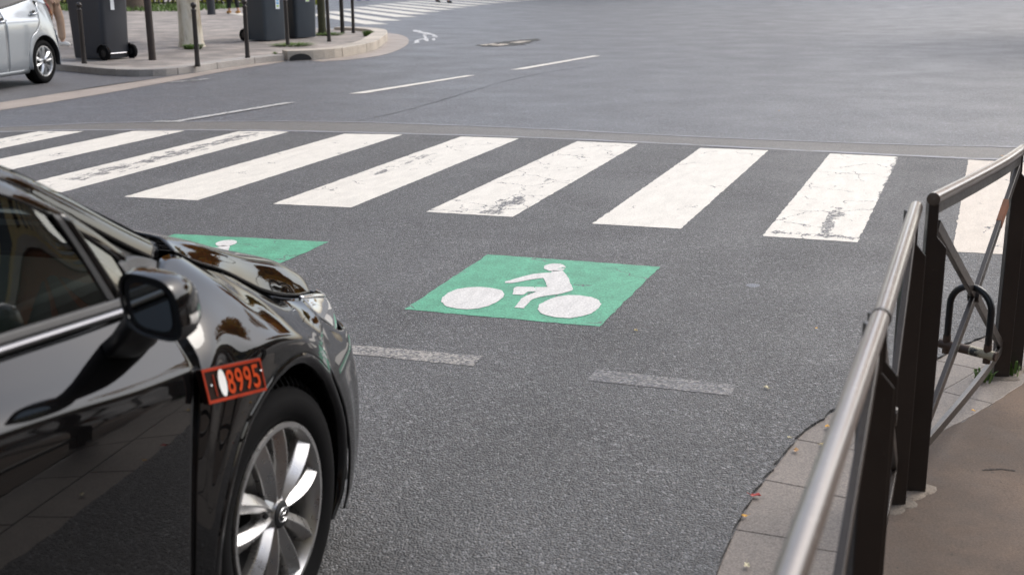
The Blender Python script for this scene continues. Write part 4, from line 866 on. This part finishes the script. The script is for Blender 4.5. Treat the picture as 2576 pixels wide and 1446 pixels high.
panel("window_seal", [[(-.27, -.185, .94), (-.40, -.196, 1.075), (-.58, -.20, 1.178), (-.95, -.268, 1.29), (-1.235, -.302, 1.325)], [(-.18, -.204, .953), (-.40, -.206, 1.082), (-.56, -.21, 1.172), (-.95, -.275, 1.298), (-1.235, -.31, 1.333)]], M['black'], 5, 3, thick=0)
panel("corner_post", [[(-.262, -.164, .966), (-.258, -.130, .920), (-.260, -.105, .874)], [(-.300, -.154, .968), (-.292, -.128, .920), (-.294, -.103, .880)]], M['black'], 5, 4, thick=.008)
panel("window_divider", [[(-.458, -.157, 1.095), (-.415, -.138, 1.010), (-.372, -.112, .905)], [(-.440, -.150, 1.088), (-.398, -.131, 1.003), (-.354, -.106, .900)], [(-.424, -.158, 1.074), (-.380, -.138, .992), (-.336, -.113, .895)]], M['cpblack'], 6, 4, thick=.012)
panel("divider_seal", [[(-.476, -.158, 1.100), (-.435, -.139, 1.015), (-.392, -.114, .905)], [(-.456, -.156, 1.093), (-.414, -.137, 1.008), (-.371, -.111, .902)]], M['black'], 6, 4, thick=.006)
panel("quarter_window", [[(-.300, -.122, .890), (-.345, -.117, .895)], [(-.305, -.140, .94), (-.385, -.14, .99)], [(-.310, -.165, .99), (-.445, -.165, 1.085)]], M['glass'], 4, 6, thick=0)
panel("door_window", [[(-.37, -.114, .90), (-.6, -.110, .915), (-.9, -.112, .94), (-1.23, -.115, .962)], [(-.42, -.136, .99), (-.6, -.139, 1.03), (-.9, -.168, 1.09), (-1.23, -.185, 1.12)], [(-.465, -.165, 1.092), (-.6, -.171, 1.162), (-.9, -.222, 1.252), (-1.23, -.272, 1.29)]], M['glass'], 6, 6, thick=0)
panel("rear_window_glass", [[(-1.27, -.115, .965), (-1.7, -.115, .98), (-2.2, -.13, .99)], [(-1.27, -.19, 1.12), (-1.7, -.19, 1.13), (-2.1, -.2, 1.1)], [(-1.27, -.275, 1.29), (-1.7, -.285, 1.285), (-2.0, -.30, 1.22)]], M['glassdark'], 6, 6, thick=0)
panel("b_pillar", [[(-1.225, -.108, .955), (-1.225, -.182, 1.12), (-1.225, -.27, 1.30)], [(-1.285, -.108, .955), (-1.285, -.182, 1.12), (-1.285, -.27, 1.30)]], M['black'], 5, 3, thick=.02)
panel("c_pillar", [[(-2.1, -.13, .985), (-2.0, -.22, 1.12), (-1.85, -.31, 1.29)], [(-2.5, -.16, .985), (-2.35, -.25, 1.12), (-2.1, -.34, 1.28)], [(-2.75, -.22, .985), (-2.5, -.3, 1.12), (-2.2, -.38, 1.29)]], M['cpblack'], 5, 5)
ws = [[(-.02, -.255, .945), (-.25, -.25, 1.065), (-.49, -.255, 1.19), (-.76, -.31, 1.30)], [(.10, -.5, .955), (-.18, -.5, 1.08), (-.45, -.5, 1.21), (-.74, -.5, 1.335)], [(.14, -.8, .96), (-.14, -.8, 1.085), (-.43, -.8, 1.218), (-.72, -.8, 1.345)]]
panel("windscreen", ws + [[(u, 2 * CEN - w_, z) for u, w_, z in r] for r in ws[1::-1]], M['glass'], 6, 5, both=False, thick=0, outward=(0, .5, 1))
rf = [[(-.74, -.31, 1.30), (-1.25, -.37, 1.366), (-1.9, -.38, 1.362), (-2.25, -.38, 1.28)], [(-.72, -.5, 1.338), (-1.25, -.5, 1.395), (-1.9, -.5, 1.39), (-2.3, -.5, 1.30)], [(-.70, -.8, 1.348), (-1.25, -.8, 1.405), (-1.9, -.8, 1.40), (-2.32, -.8, 1.31)]]
panel("roof", rf + [[(u, 2 * CEN - w_, z) for u, w_, z in r] for r in rf[1::-1]], M['cpblack'], 6, 5, both=False, outward=(0, 0, 1))
panel("rear_screen", [[(-2.25, -.39, 1.28), (-2.75, -.24, 1.0)], [(-2.32, -.8, 1.31), (-2.8, -.8, 1.01)], [(-2.25, -1.21, 1.28), (-2.75, -1.36, 1.0)]], M['glassdark'], 6, 6, both=False, thick=0, outward=(0, -1, 1))
# cabin
bm = bmesh.new(); bm_box(bm, (CEN, -.30, .83), (1.06, .50, .16)); o = bobj("dashboard", bm, M['dash'], BC); bevel(o, .05, 4)
bm = bmesh.new(); bm_lathe(bm, [(.17, -.012), (.185, -.012), (.19, 0), (.185, .012), (.17, .012), (.165, 0), (.17, -.012)], 32, Matrix.Translation((CEN - .36, -.55, .90)) @ Matrix.Rotation(R(-65), 4, 'X'), False); bm_box(bm, (CEN - .36, -.55, .90), (.30, .02, .06)); bobj("steering_wheel", bm, M['dash'], BC)
for s in (-1, 1):
    bm = bmesh.new(); bm_box(bm, (0, 0, 0), (.46, .16, .62), M=Matrix.Translation((CEN + .36 * s, -1.32, .78)) @ Matrix.Rotation(R(14), 4, 'X')); bm_box(bm, (0, 0, 0), (.26, .10, .18), M=Matrix.Translation((CEN + .36 * s, -1.42, 1.17)) @ Matrix.Rotation(R(8), 4, 'X')); bm_box(bm, (CEN + .36 * s, -1.02, .50), (.48, .52, .16)); o = bobj("front_seat", bm, M['seat'], BC); bevel(o, .05, 4)
# door mirrors
def mirror(m):
    ring = []
    V = []; F = []; n = 28
    # sections from the glass side (rear) to the nose
    secs = [(-.552, .056, .051, 1.00), (-.555, .061, .056, 1.0), (-.530, .064, .059, 1.0), (-.502, .061, .056, .999), (-.474, .051, .045, .997), (-.447, .034, .029, .995), (-.441, .008, .007, .994)]
    for j, (u, a, b, zc) in enumerate(secs):
        for k in range(n):
            q = 2 * math.pi * k / n; cx, cz = math.cos(q), math.sin(q); px = math.copysign(abs(cx) ** .62, cx) * a; pz = math.copysign(abs(cz) ** .62, cz) * b
            tilt = px * -.22 ; V.append(c2l((u + px * -.10, .076 + px - pz * .12, .963 + (zc - 1) + pz + tilt * .5), m))
    for j in range(len(secs) - 1):
        for k in range(n): F.append((j * n + k, j * n + (k + 1) % n, (j + 1) * n + (k + 1) % n, (j + 1) * n + k))
    fm = []
    for f in F:
        j = f[0] // n; zc = np.mean([V[i][2] for i in f]); fm.append(1 if (j < 1 or zc < .935) else 0)
    hs = obj("door_mirror", V, F, None, BC, mats=[M['cpblack'], M['black']], fm=fm); smooth_angle(hs, 50)
    for a, b, d, nm, mt in ((.054, .050, -.549, "mirror_back", M['black']), (.041, .040, -.5525, "mirror_glass", M['mirror'])):
        vv = []
        for k in range(32):
            q = 2 * math.pi * k / 32; cx, cz = math.cos(q), math.sin(q); px = math.copysign(abs(cx) ** .6, cx) * a; pz = math.copysign(abs(cz) ** .6, cz) * b
            vv.append(c2l((d + px * -.10 + pz * .04, .076 + px - pz * .12, .963 + pz - px * .11), m))
        obj(nm, vv, [tuple(range(32))], mt, hs)
    V, F = net([[(-.538, .141, .949), (-.508, .138, .947), (-.482, .124, .948)], [(-.538, .143, .940), (-.508, .140, .938), (-.480, .126, .939)], [(-.538, .141, .931), (-.508, .138, .929), (-.482, .124, .931)]], 5, 4)
    obj("turn_signal", [c2l(p, m) for p in V], F, M['lens_clear'], hs, True)
    V, F = net([[(-.50, -.065, .855), (-.44, -.06, .835), (-.385, -.062, .832)], [(-.51, -.04, .875), (-.46, -.02, .858), (-.40, -.03, .855)], [(-.53, -.01, .898), (-.48, .01, .885), (-.45, .005, .885)], [(-.54, .02, .93), (-.50, .04, .92), (-.48, .03, .92)]], 6, 6)
    o = obj("mirror_arm", [c2l(p, m) for p in V], F, M['black'], BC, True); s = o.modifiers.new("s", 'SOLIDIFY'); s.thickness = .03; s.offset = 0
mirror(False); mirror(True)
# numbered plate on the front wing
def wing_plate():
    P = [Vector(c2l(q)) for q in ((-.327, .037, .700), (-.107, .045, .652), (-.118, .040, .728), (-.322, .022, .768))]
    ex = ((P[1] - P[0]) + (P[2] - P[3])).normalized(); ey = ((P[3] - P[0]) + (P[2] - P[1])); ey = (ey - ex * ey.dot(ex)).normalized(); nn = ex.cross(ey)
    if nn.x < 0: nn = -nn
    def pt(a, b, h=.002): return (P[0] * (1 - a) + P[1] * a) * (1 - b) + (P[3] * (1 - a) + P[2] * a) * b + nn * h
    V = [pt(a / 10, b / 5, 0) for b in range(6) for a in range(11)]; V += [v - nn * .012 for v in V]; F = []
    for b in range(5):
        for a in range(10):
            q = b * 11 + a; F.append((q, q + 1, q + 12, q + 11))
    rim_ = [a for a in range(11)] + [11 * b + 10 for b in range(1, 6)] + [55 + a for a in range(9, -1, -1)] + [11 * b for b in range(4, 0, -1)]
    for a, b in zip(rim_, rim_[1:] + rim_[:1]): F.append((a, a + 66, b + 66, b))
    pl = obj("number_plate", V, F, M['plate'], BC)
    bm = bmesh.new()
    for a0, b0, a1, b1 in ((0, 0, 1, .09), (0, .91, 1, 1), (0, .09, .025, .91), (.975, .09, 1, .91), (.15, .16, .160, .80)):
        f = bm.faces.new([bm.verts.new(pt(*q)) for q in ((a0, b0), (a1, b0), (a1, b1), (a0, b1))]); r = bmesh.ops.extrude_face_region(bm, geom=[f]); bmesh.ops.translate(bm, vec=nn * -.001, verts=[v for v in r['geom'] if isinstance(v, bmesh.types.BMVert)])
    bobj("plate_border", bm, M['plateframe'], pl)
    bm = bmesh.new(); bm.faces.new([bm.verts.new(pt(.275 + .062 * math.cos(q), .52 + .40 * math.sin(q), .003)) for q in np.linspace(0, 2 * math.pi, 33)[:-1]]); bobj("white_dot", bm, M['whitedot'], pl)
    for k, ch in enumerate("8995"):
        cu = bpy.data.curves.new("digit", 'FONT'); cu.body = ch; cu.size = 1; cu.extrude = .01; cu.offset = .012; tmp = bpy.data.objects.new("digit", cu); COL.objects.link(tmp); bpy.context.view_layer.update()
        me = bpy.data.meshes.new_from_object(tmp.evaluated_get(bpy.context.evaluated_depsgraph_get())); COL.objects.unlink(tmp); bpy.data.objects.remove(tmp)
        xs = [v.co.x for v in me.vertices]; ys = [v.co.y for v in me.vertices]; x0, x1, y0, y1 = min(xs), max(xs), min(ys), max(ys)
        for v in me.vertices:
            a = .352 + k * .148 + .122 * (v.co.x - x0) / (x1 - x0); b = .15 + .70 * (v.co.y - y0) / (y1 - y0); v.co = pt(a, b, .0022 + v.co.z * .02)
        o = bpy.data.objects.new("digit", me); COL.objects.link(o); me.materials.clear(); me.materials.append(M['orange']); o.parent = pl
    for a, b in ((.09, .5), (.955, .62)):
        bm = bmesh.new(); bmesh.ops.create_uvsphere(bm, u_segments=8, v_segments=6, radius=.0028, matrix=Matrix.Translation(pt(a, b, .002))); bobj("plate_screw", bm, M['chrome'], pl)
wing_plate()
for nm, u, m, st in (("wheel", 0, False, -1), ("wheel", -2.5, False, 0), ("wheel", 0, True, -1), ("wheel", -2.5, True, 0)):
    x, y, z = c2l((u, .000, .309), m)
    wheel(BC, nm, (x, y, z), R(90 + st) if not m else R(-90 + st), .309, .20, .209, 10, M['alloy'], .13, True)

# ------------------------------------------------------------------ silver hatchback parked across the road (u forward, w to its left, origin under the rear left hub)
SC = thing("silver_hatchback", "silver hatchback parked at the far kerb, its rear wheel and tail lamp in view", "car", (-8.695, 6.677, 0), R(-170))
SCE = -.82
def s2l(p, mir): return (-(2 * SCE - p[1] if mir else p[1]), p[0], p[2])
def spanel(name, rows, mat, nu=5, nv=5, both=True, outward=None, thick=.006):
    for m in ((False, True) if both else (False,)):
        V, F = net(rows, nu, nv); V = np.array([s2l(p, m) for p in V]); o = obj(name, V, F, mat, SC, True); me = o.data
        av = Vector((0, 0, 0))
        for p in me.polygons: av += p.normal * p.area
        if av.dot(Vector(outward if outward is not None else (V.mean(0) - np.array((-SCE, 1.2, .5))))) < 0: me.flip_normals()
        if thick: s = o.modifiers.new("sheet", 'SOLIDIFY'); s.thickness = thick; s.offset = -1
def squarter(fl, name):
    th = [-14, 12, 38, 64, 90, 116, 142, 166, 192]
    arch = [(.345 * math.cos(R(a)), .036, .300 + .350 * math.sin(R(a))) for a in th]
    out = [(.385, .0, .215), (.392, .030, .43), (.312, .040, .63), (.14, .042, .735), (.045, .022, .87), (-.02, -.045, 1.10), (-.36, -.105, 1.06), (-.455, -.085, .72), (-.40, -.03, .235)]
    md = []
    for k, (a, o) in enumerate(zip(arch, out)):
        bw = (0, .002, .004, .004, .006, .018, .024, .014, .004)[k]; md.append((a[0] * .55 + o[0] * .45, a[1] * .55 + o[1] * .45 + bw, a[2] * .55 + o[2] * .45))
    ins = [(p[0] * .955, -.02, .3 + (p[2] - .3) * .955) for p in arch]
    f = (lambda p: (2.42 - p[0], p[1], p[2] * (1 if p[2] < .8 else .86) )) if fl else (lambda p: p)
    spanel(name, [[f(p) for p in r] for r in (arch, [(a[0] * 1.04, .040, .3 + (a[2] - .3) * 1.04) for a in arch], md, out)], M['cpsilver'], 5, 5)
    spanel("arch_lip", [[f(p) for p in r] for r in (arch, ins)], M['black'], 5, 2, thick=0)
squarter(False, "rear_quarter"); squarter(True, "front_wing")
def sbelt(u): return float(np.interp(u, [-.1, .19, .27, .51, .87, 1.6, 2.2], [1.15, 1.13, 1.11, 1.07, 1.02, .985, .95]))
ZS = [.215, .30, .43, .63, .735, .84, .90]; WS = [.0, .024, .034, .042, .044, .036, .012]
def sdoor(name, ur, uf):
    rows = []
    for z, w_, r in zip(ZS + [None, None], WS + [-.02, -.05], ur):
        row = []
        for k in range(5):
            u = r + (uf - r) * k / 4; zb = sbelt(u); zz = z if z is not None else (zb * .55 + .90 * .45 if w_ == -.02 else zb); row.append((u, w_, zz))
        rows.append(row)
    spanel(name, rows, M['cpsilver'], 5, 5)
sdoor("rear_door", [.395, .405, .400, .320, .148, .062, .045, .030, .10], .862); sdoor("front_door", [.870] * 9, 1.98)
def pill(name, u, z, w_):
    for m in (False, True):
        bm = bmesh.new(); bm_tube(bm, [s2l((u - .085, w_ + .012, z + .012), m), s2l((u - .06, w_ + .034, z + .010), m), s2l((u, w_ + .040, z), m), s2l((u + .06, w_ + .034, z - .010), m), s2l((u + .085, w_ + .012, z - .012), m)], [.012, .016, .017, .016, .012], 10); o = bobj(name, bm, M['cpsilver'], SC, True)
        V, F = net([[(u - .04, w_ + .011, z + .045), (u + .04, w_ + .011, z + .04)], [(u - .045, w_ + .012, z - .002), (u + .04, w_ + .012, z - .01)]], 4, 4)
        obj("handle_recess", [s2l(p, m) for p in V], F, M['black'], o)
pill("door_handle", .16, .945, .004); pill("door_handle", .93, .875, .010)
for a, b in ((.20, .84), (.90, 1.95)):
    us = np.linspace(a, b, 5)
    spanel("side_window", [[(u, -.055, sbelt(u) + .012) for u in us], [(u * .985 + .0, -.13, (sbelt(u) + 1.40) / 2) for u in us], [(u * .93 + .02, -.20, 1.38 - .02 * u) for u in us]], M['glassdark'], 5, 5, thick=0)
us = np.linspace(.12, 1.98, 8)
spanel("window_trim", [[(u, -.050, sbelt(u) - .004) for u in us], [(u, -.046, sbelt(u) + .008) for u in us], [(u, -.058, sbelt(u) + .020) for u in us]], M['black'], 4, 2)
spanel("b_pillar", [[(.84, -.052, 1.02), (.83, -.13, 1.2), (.80, -.20, 1.38)], [(.91, -.052, 1.015), (.90, -.13, 1.2), (.86, -.20, 1.38)]], M['black'], 4, 4)
spanel("c_pillar", [[(.23, -.055, 1.13), (.22, -.13, 1.25), (.20, -.20, 1.39)], [(-.02, -.05, 1.10), (.0, -.13, 1.25), (.03, -.22, 1.40)], [(-.36, -.11, 1.06), (-.30, -.18, 1.22), (-.22, -.28, 1.40)]], M['cpsilver'])
spanel("tail_lamp", [[(-.285, -.078, 1.125), (-.40, -.115, 1.075), (-.475, -.19, 1.035)], [(-.34, -.075, 1.06), (-.43, -.100, 1.015), (-.50, -.18, .985)], [(-.41, -.072, .975), (-.46, -.092, .955), (-.515, -.17, .94)]], M['red'], 5, 5, outward=(-1, -.5, 0))
spanel("tail_lamp_amber", [[(-.41, -.071, .973), (-.46, -.091, .953), (-.515, -.17, .938)], [(-.445, -.076, .905), (-.475, -.092, .895), (-.525, -.17, .885)]], M['amber'], 5, 5, outward=(-1, -.5, 0))
spanel("tailgate", [[(-.22, -.30, 1.40), (-.36, -.13, 1.06), (-.50, -.115, .72)], [(-.26, -.82, 1.42), (-.44, -.82, 1.07), (-.56, -.82, .72)], [(-.22, -1.34, 1.40), (-.36, -1.51, 1.06), (-.50, -1.525, .72)]], M['cpsilver'], 5, 5, both=False, outward=(0, -1, 0))
spanel("rear_bumper", [[(-.345, .030, .63), (-.43, -.05, .71), (-.52, -.25, .70), (-.56, -.82, .70), (-.52, -1.39, .70), (-.43, -1.59, .71), (-.345, -1.67, .63)], [(-.365, .022, .45), (-.44, -.06, .45), (-.54, -.27, .45), (-.58, -.82, .45), (-.54, -1.37, .45), (-.44, -1.58, .45), (-.365, -1.66, .45)], [(-.33, -.015, .25), (-.385, -.09, .25), (-.47, -.28, .25), (-.50, -.82, .25), (-.47, -1.36, .25), (-.385, -1.55, .25), (-.33, -1.625, .25)]], M['cpsilver'], 5, 5, both=False, outward=(0, -1, 0))
rfs = [[(-.22, -.30, 1.405), (.6, -.24, 1.43), (1.3, -.26, 1.40), (1.75, -.26, 1.28)], [(-.26, -.82, 1.43), (.6, -.82, 1.47), (1.3, -.82, 1.44), (1.8, -.82, 1.31)], [(-.22, -1.34, 1.405), (.6, -1.40, 1.43), (1.3, -1.38, 1.40), (1.75, -1.38, 1.28)]]
spanel("roof", rfs, M['cpsilver'], 5, 5, both=False, outward=(0, 0, 1))
spanel("windscreen", [[(1.75, -.26, 1.28), (2.3, -.12, .96)], [(1.80, -.82, 1.31), (2.4, -.82, .97)], [(1.75, -1.38, 1.28), (2.3, -1.52, .96)]], M['glassdark'], 5, 5, both=False, outward=(0, 1, 1))
spanel("bonnet", [[(2.3, -.10, .955), (2.8, -.10, .88), (2.98, -.2, .70)], [(2.4, -.82, .985), (2.9, -.82, .90), (3.1, -.82, .70)], [(2.3, -1.54, .955), (2.8, -1.54, .88), (2.98, -1.44, .70)]], M['cpsilver'], 5, 5, both=False, outward=(0, 0, 1))
spanel("front_bumper", [[(2.78, .02, .66), (2.95, -.15, .70), (3.1, -.82, .70), (2.95, -1.49, .70), (2.78, -1.66, .66)], [(2.78, .0, .24), (2.93, -.15, .24), (3.08, -.82, .24), (2.93, -1.49, .24), (2.78, -1.64, .24)]], M['cpsilver'], 5, 5, both=False, outward=(0, 1, 0))
spanel("sill", [[(.36, .005, .225), (1.2, .01, .225), (2.05, .005, .225)], [(.36, -.02, .17), (1.2, -.02, .17), (2.05, -.02, .17)]], M['cpsilver'], 4, 2)
bm = bmesh.new(); bm_box(bm, (-SCE, 1.21, .30), (1.42, 3.3, .26)); bm_box(bm, (-SCE, 1.21, .55), (1.42, 1.55, .5)); bm_box(bm, (-SCE, -.1, .78), (1.25, .5, .45)); bobj("underbody", bm, M['black'], SC)
for u in (0, 2.42):
    for m in (False, True):
        wheel(SC, "wheel", s2l((u, .0, .30), m), R(90) if m else R(-90), .30, .18, .205, 9, M['alloy2'], .12)

# ------------------------------------------------------------------ people
def skin_mesh(name, pts, edges, rad, mat, parent, root=0, sub=2):
    me = bpy.data.meshes.new(name); me.from_pydata([tuple(p) for p in pts], edges, []); o = bpy.data.objects.new(name, me); COL.objects.link(o)
    sm = o.modifiers.new("skin", 'SKIN'); sv = me.skin_vertices[0].data
    for v, r in zip(sv, rad): v.radius = (r, r) if not isinstance(r, tuple) else r
    sv[root].use_root = True; s = o.modifiers.new("sub", 'SUBSURF'); s.levels = sub; s.render_levels = sub
    applied(o); o.data.materials.clear(); o.data.materials.append(mat); o.data.shade_smooth(); o.parent = parent; return o
def person(label, x, y, z, rz, stride, top, legs, shoes, lift=.0, h=1.72, bare_ankle=False):
    """walks towards local +y; left leg forward by stride, right leg back"""
    t = thing("person", label, "person", (x, y, z), rz); k = h / 1.72
    f, b = stride, -stride
    hips = Vector((0, 0, .93)); P = {}
    P['pel'] = hips; P['sp'] = Vector((0, .01, 1.12)); P['ch'] = Vector((0, .0, 1.32)); P['nk'] = Vector((0, .01, 1.46)); P['hd'] = Vector((0, .03, 1.57)); P['ht'] = Vector((0, .02, 1.68))
    for s, n, st in ((-1, 'l', f), (1, 'r', b)):
        P[n + 'h'] = Vector((.09 * s, 0, .88)); lf = lift if st < 0 else 0
        P[n + 'a'] = Vector((.085 * s, st, .085 + lf)); P[n + 'k'] = Vector((.09 * s, st * .5 + .05, .49 + lf * .3)); P[n + 't'] = P[n + 'a'] + Vector((0, .14, -.05 - (lf * .5 if lf else 0)))
        P[n + 's'] = Vector((.19 * s, 0, 1.40)); P[n + 'e'] = Vector((.24 * s, -st * .25 - .03, 1.12)); P[n + 'w'] = Vector((.23 * s, -st * .7 + .06, .88)); P[n + 'f'] = Vector((.22 * s, -st * .8 + .09, .79))
    nm = list(P); ix = {n: i for i, n in enumerate(nm)}
    E = [('pel', 'sp'), ('sp', 'ch'), ('ch', 'nk'), ('nk', 'hd'), ('hd', 'ht')] + sum([[('pel', n + 'h'), (n + 'h', n + 'k'), (n + 'k', n + 'a'), (n + 'a', n + 't'), ('ch', n + 's'), (n + 's', n + 'e'), (n + 'e', n + 'w'), (n + 'w', n + 'f')] for n in 'lr'], [])
    rad = dict(pel=.12, sp=.115, ch=.13, nk=.052, hd=.088, ht=.07); 
    for n in 'lr': rad.update({n + 'h': .085, n + 'k': .055, n + 'a': .038, n + 't': .032, n + 's': .055, n + 'e': .040, n + 'w': .027, n + 'f': .030})
    skin_mesh("body", [P[n] * k for n in nm], [(ix[a], ix[b_]) for a, b_ in E], [rad[n] * k for n in nm], M['skin'], t)
    # trousers, jacket, shoes, hair follow the body
    tn = ['pel', 'lh', 'lk', 'la', 'rh', 'rk', 'ra']; pts = [P[n] * k for n in tn]
    for i in (3, 6): pts[i] = pts[i] + (pts[i - 1] - pts[i]) * (.18 if bare_ankle else .06)
    skin_mesh("trousers", pts, [(0, 1), (1, 2), (2, 3), (0, 4), (4, 5), (5, 6)], [.135 * k, .10 * k, .078 * k, .066 * k, .10 * k, .078 * k, .066 * k], legs, t)
    jn = ['pel', 'sp', 'ch', 'ls', 'le', 'lw', 'rs', 're', 'rw']; skin_mesh("jacket", [P[n] * k for n in jn], [(0, 1), (1, 2), (2, 3), (3, 4), (4, 5), (2, 6), (6, 7), (7, 8)], [.145 * k, .135 * k, .145 * k, .072 * k, .055 * k, .042 * k, .072 * k, .055 * k, .042 * k], top, t)
    for n in 'lr':
        a = P[n + 'a'] * k; d = (P[n + 't'] - P[n + 'a']) * k
        skin_mesh("shoe", [a + Vector((0, -.055, -.035)), a + Vector((0, 0, .0)), a + d * .6 + Vector((0, 0, .0)), a + d * 1.1 + Vector((0, 0, .0))], [(0, 1), (1, 2), (2, 3)], [.042 * k, .050 * k, .048 * k, .036 * k], shoes, t, 1)
    skin_mesh("hair", [P['hd'] * k + Vector((0, -.03, .03)), P['ht'] * k + Vector((0, -.01, .02)), P['hd'] * k + Vector((0, -.06, -.05))], [(0, 1), (0, 2)], [.085 * k, .08 * k, .06 * k], M['hair'], t)
    for s in (-1, 1):
        bm = bmesh.new(); bmesh.ops.create_uvsphere(bm, u_segments=10, v_segments=8, radius=.012 * k, matrix=Matrix.Translation(P['hd'] * k + Vector((.032 * s, .082, .012)))); bobj("eye", bm, M['black'], t, True)
    return t
person("person in beige trousers and white shoes walking behind the silver car", -12.95, 11.85, PZ, R(-80), .11, M['grey'], M['beige'], M['whiteshoe'], .22, 1.75)
person("person in black trousers and tan patterned shoes behind the paired bins", -18.5, 26.55, PZ, R(65), .13, M['blackcloth'], M['blackcloth'], M['patternshoe'], 0, 1.7, True)
person("person in black boots on the distant crossing", -16.7, 39.0, .0, R(-75), .22, M['blackcloth'], M['blackcloth'], M['blackcloth'], .05, 1.75)
person("person in a blue shoe at the far end of the distant crossing", -22.3, 42.8, .0, R(-80), .18, M['navy'], M['navy'], M['blueshoe'], 0, 1.72)

# ------------------------------------------------------------------ the street around, seen in the car's reflections
def building(label, x0, y0, x1, y1, storeys, wall, shop, face, seed, sh=3.2, gh=4.2, rh=2.2):
    """face: list of sides carrying windows; shop: material of the ground floor front"""
    t = thing("street_building", label, "building", ((x0 + x1) / 2, (y0 + y1) / 2, 0)); cx, cy = (x0 + x1) / 2, (y0 + y1) / 2; H = gh + storeys * sh
    bm = bmesh.new(); bm_box(bm, (0, 0, gh / 2 + H / 2), (x1 - x0, y1 - y0, H - gh)); bobj("upper_wall", bm, wall, t)
    bm = bmesh.new(); bm_box(bm, (0, 0, gh / 2 - .1), (x1 - x0 - .1, y1 - y0 - .1, gh - .1)); bobj("shopfront", bm, shop, t)
    bm = bmesh.new()
    for z in [gh + .0] + [gh + k * sh for k in range(1, storeys + 1)]: bm_box(bm, (0, 0, z), (x1 - x0 + .5, y1 - y0 + .5, .28))
    bobj("cornice", bm, M['stone'], t)
    bm = bmesh.new(); bm_box(bm, (0, 0, H + .1 + rh / 2), (x1 - x0 - 1.6, y1 - y0 - 1.6, rh)); bobj("roof", bm, M['zinc'], t)
    bm = bmesh.new(); bm2 = bmesh.new()
    for sd_ in face:
        ax = sd_ in 'WE'; L = (y1 - y0) if ax else (x1 - x0); n = max(2, int(L / 2.6))
        for k in range(n):
            p = -L / 2 + L * (k + .5) / n
            for s in range(storeys + 1):
                z = gh + (s - 1) * sh + sh * .53 if s else gh * .45; hh = sh * .6 if s else gh * .6; ww = 1.15 if s else L / n * .78; off = (x1 - x0) / 2 if ax else (y1 - y0) / 2; sg = 1 if sd_ in 'EN' else -1
                c = (sg * (off + .0 - (.02 if s else .08)), p, z) if ax else (p, sg * (off - (.02 if s else .08)), z)
                bm_box(bm, c, (.1, ww, hh) if ax else (ww, .1, hh))
    bobj("windows", bm, M['winglass'], t); bm2.free()
    return t
building("ochre building with a brown wooden shopfront along the pavement, seen mirrored in the black car", 7.2, -30, 17, -4.5, 4, M['wallA'], M['wood'], 'WN', 1)
building("low ochre corner building with wooden shopfront across the side street, mirrored in the car window", 15, 13, 27, 42, 1, M['wallA'], M['wood'], 'WS', 2, 1.5, 3.3, .5)
building("ochre building on the far side of the road, left of the picture", -62, -20, -34, 20, 4, M['wallA'], M['wood'], 'E', 4)
for k, (x, y, h, r, mm, lab) in enumerate([(-17, 60, 12, 4.2, (0, 2), "low golden street tree beyond the far crossing, left of the open road"), (-6.5, 58, 19, 5.2, (1, 0), "tall orange plane tree beyond the far crossing, above the picture"), (8.5, 60, 18, 5.0, (0, 1), "tall golden plane tree at the end of the right-hand pavement"), (8.2, 23, 10, 3.4, (0, 1), "golden street tree along the right-hand side street, outside the picture")]):
    tree(lab, x, y, 0, h, r * 1.15, .22, M['barkdark'], [M['crown'][mm[0]], M['crown'][mm[1]]], 20 + k, 6500, lsz=.36 if y > 40 else .22)
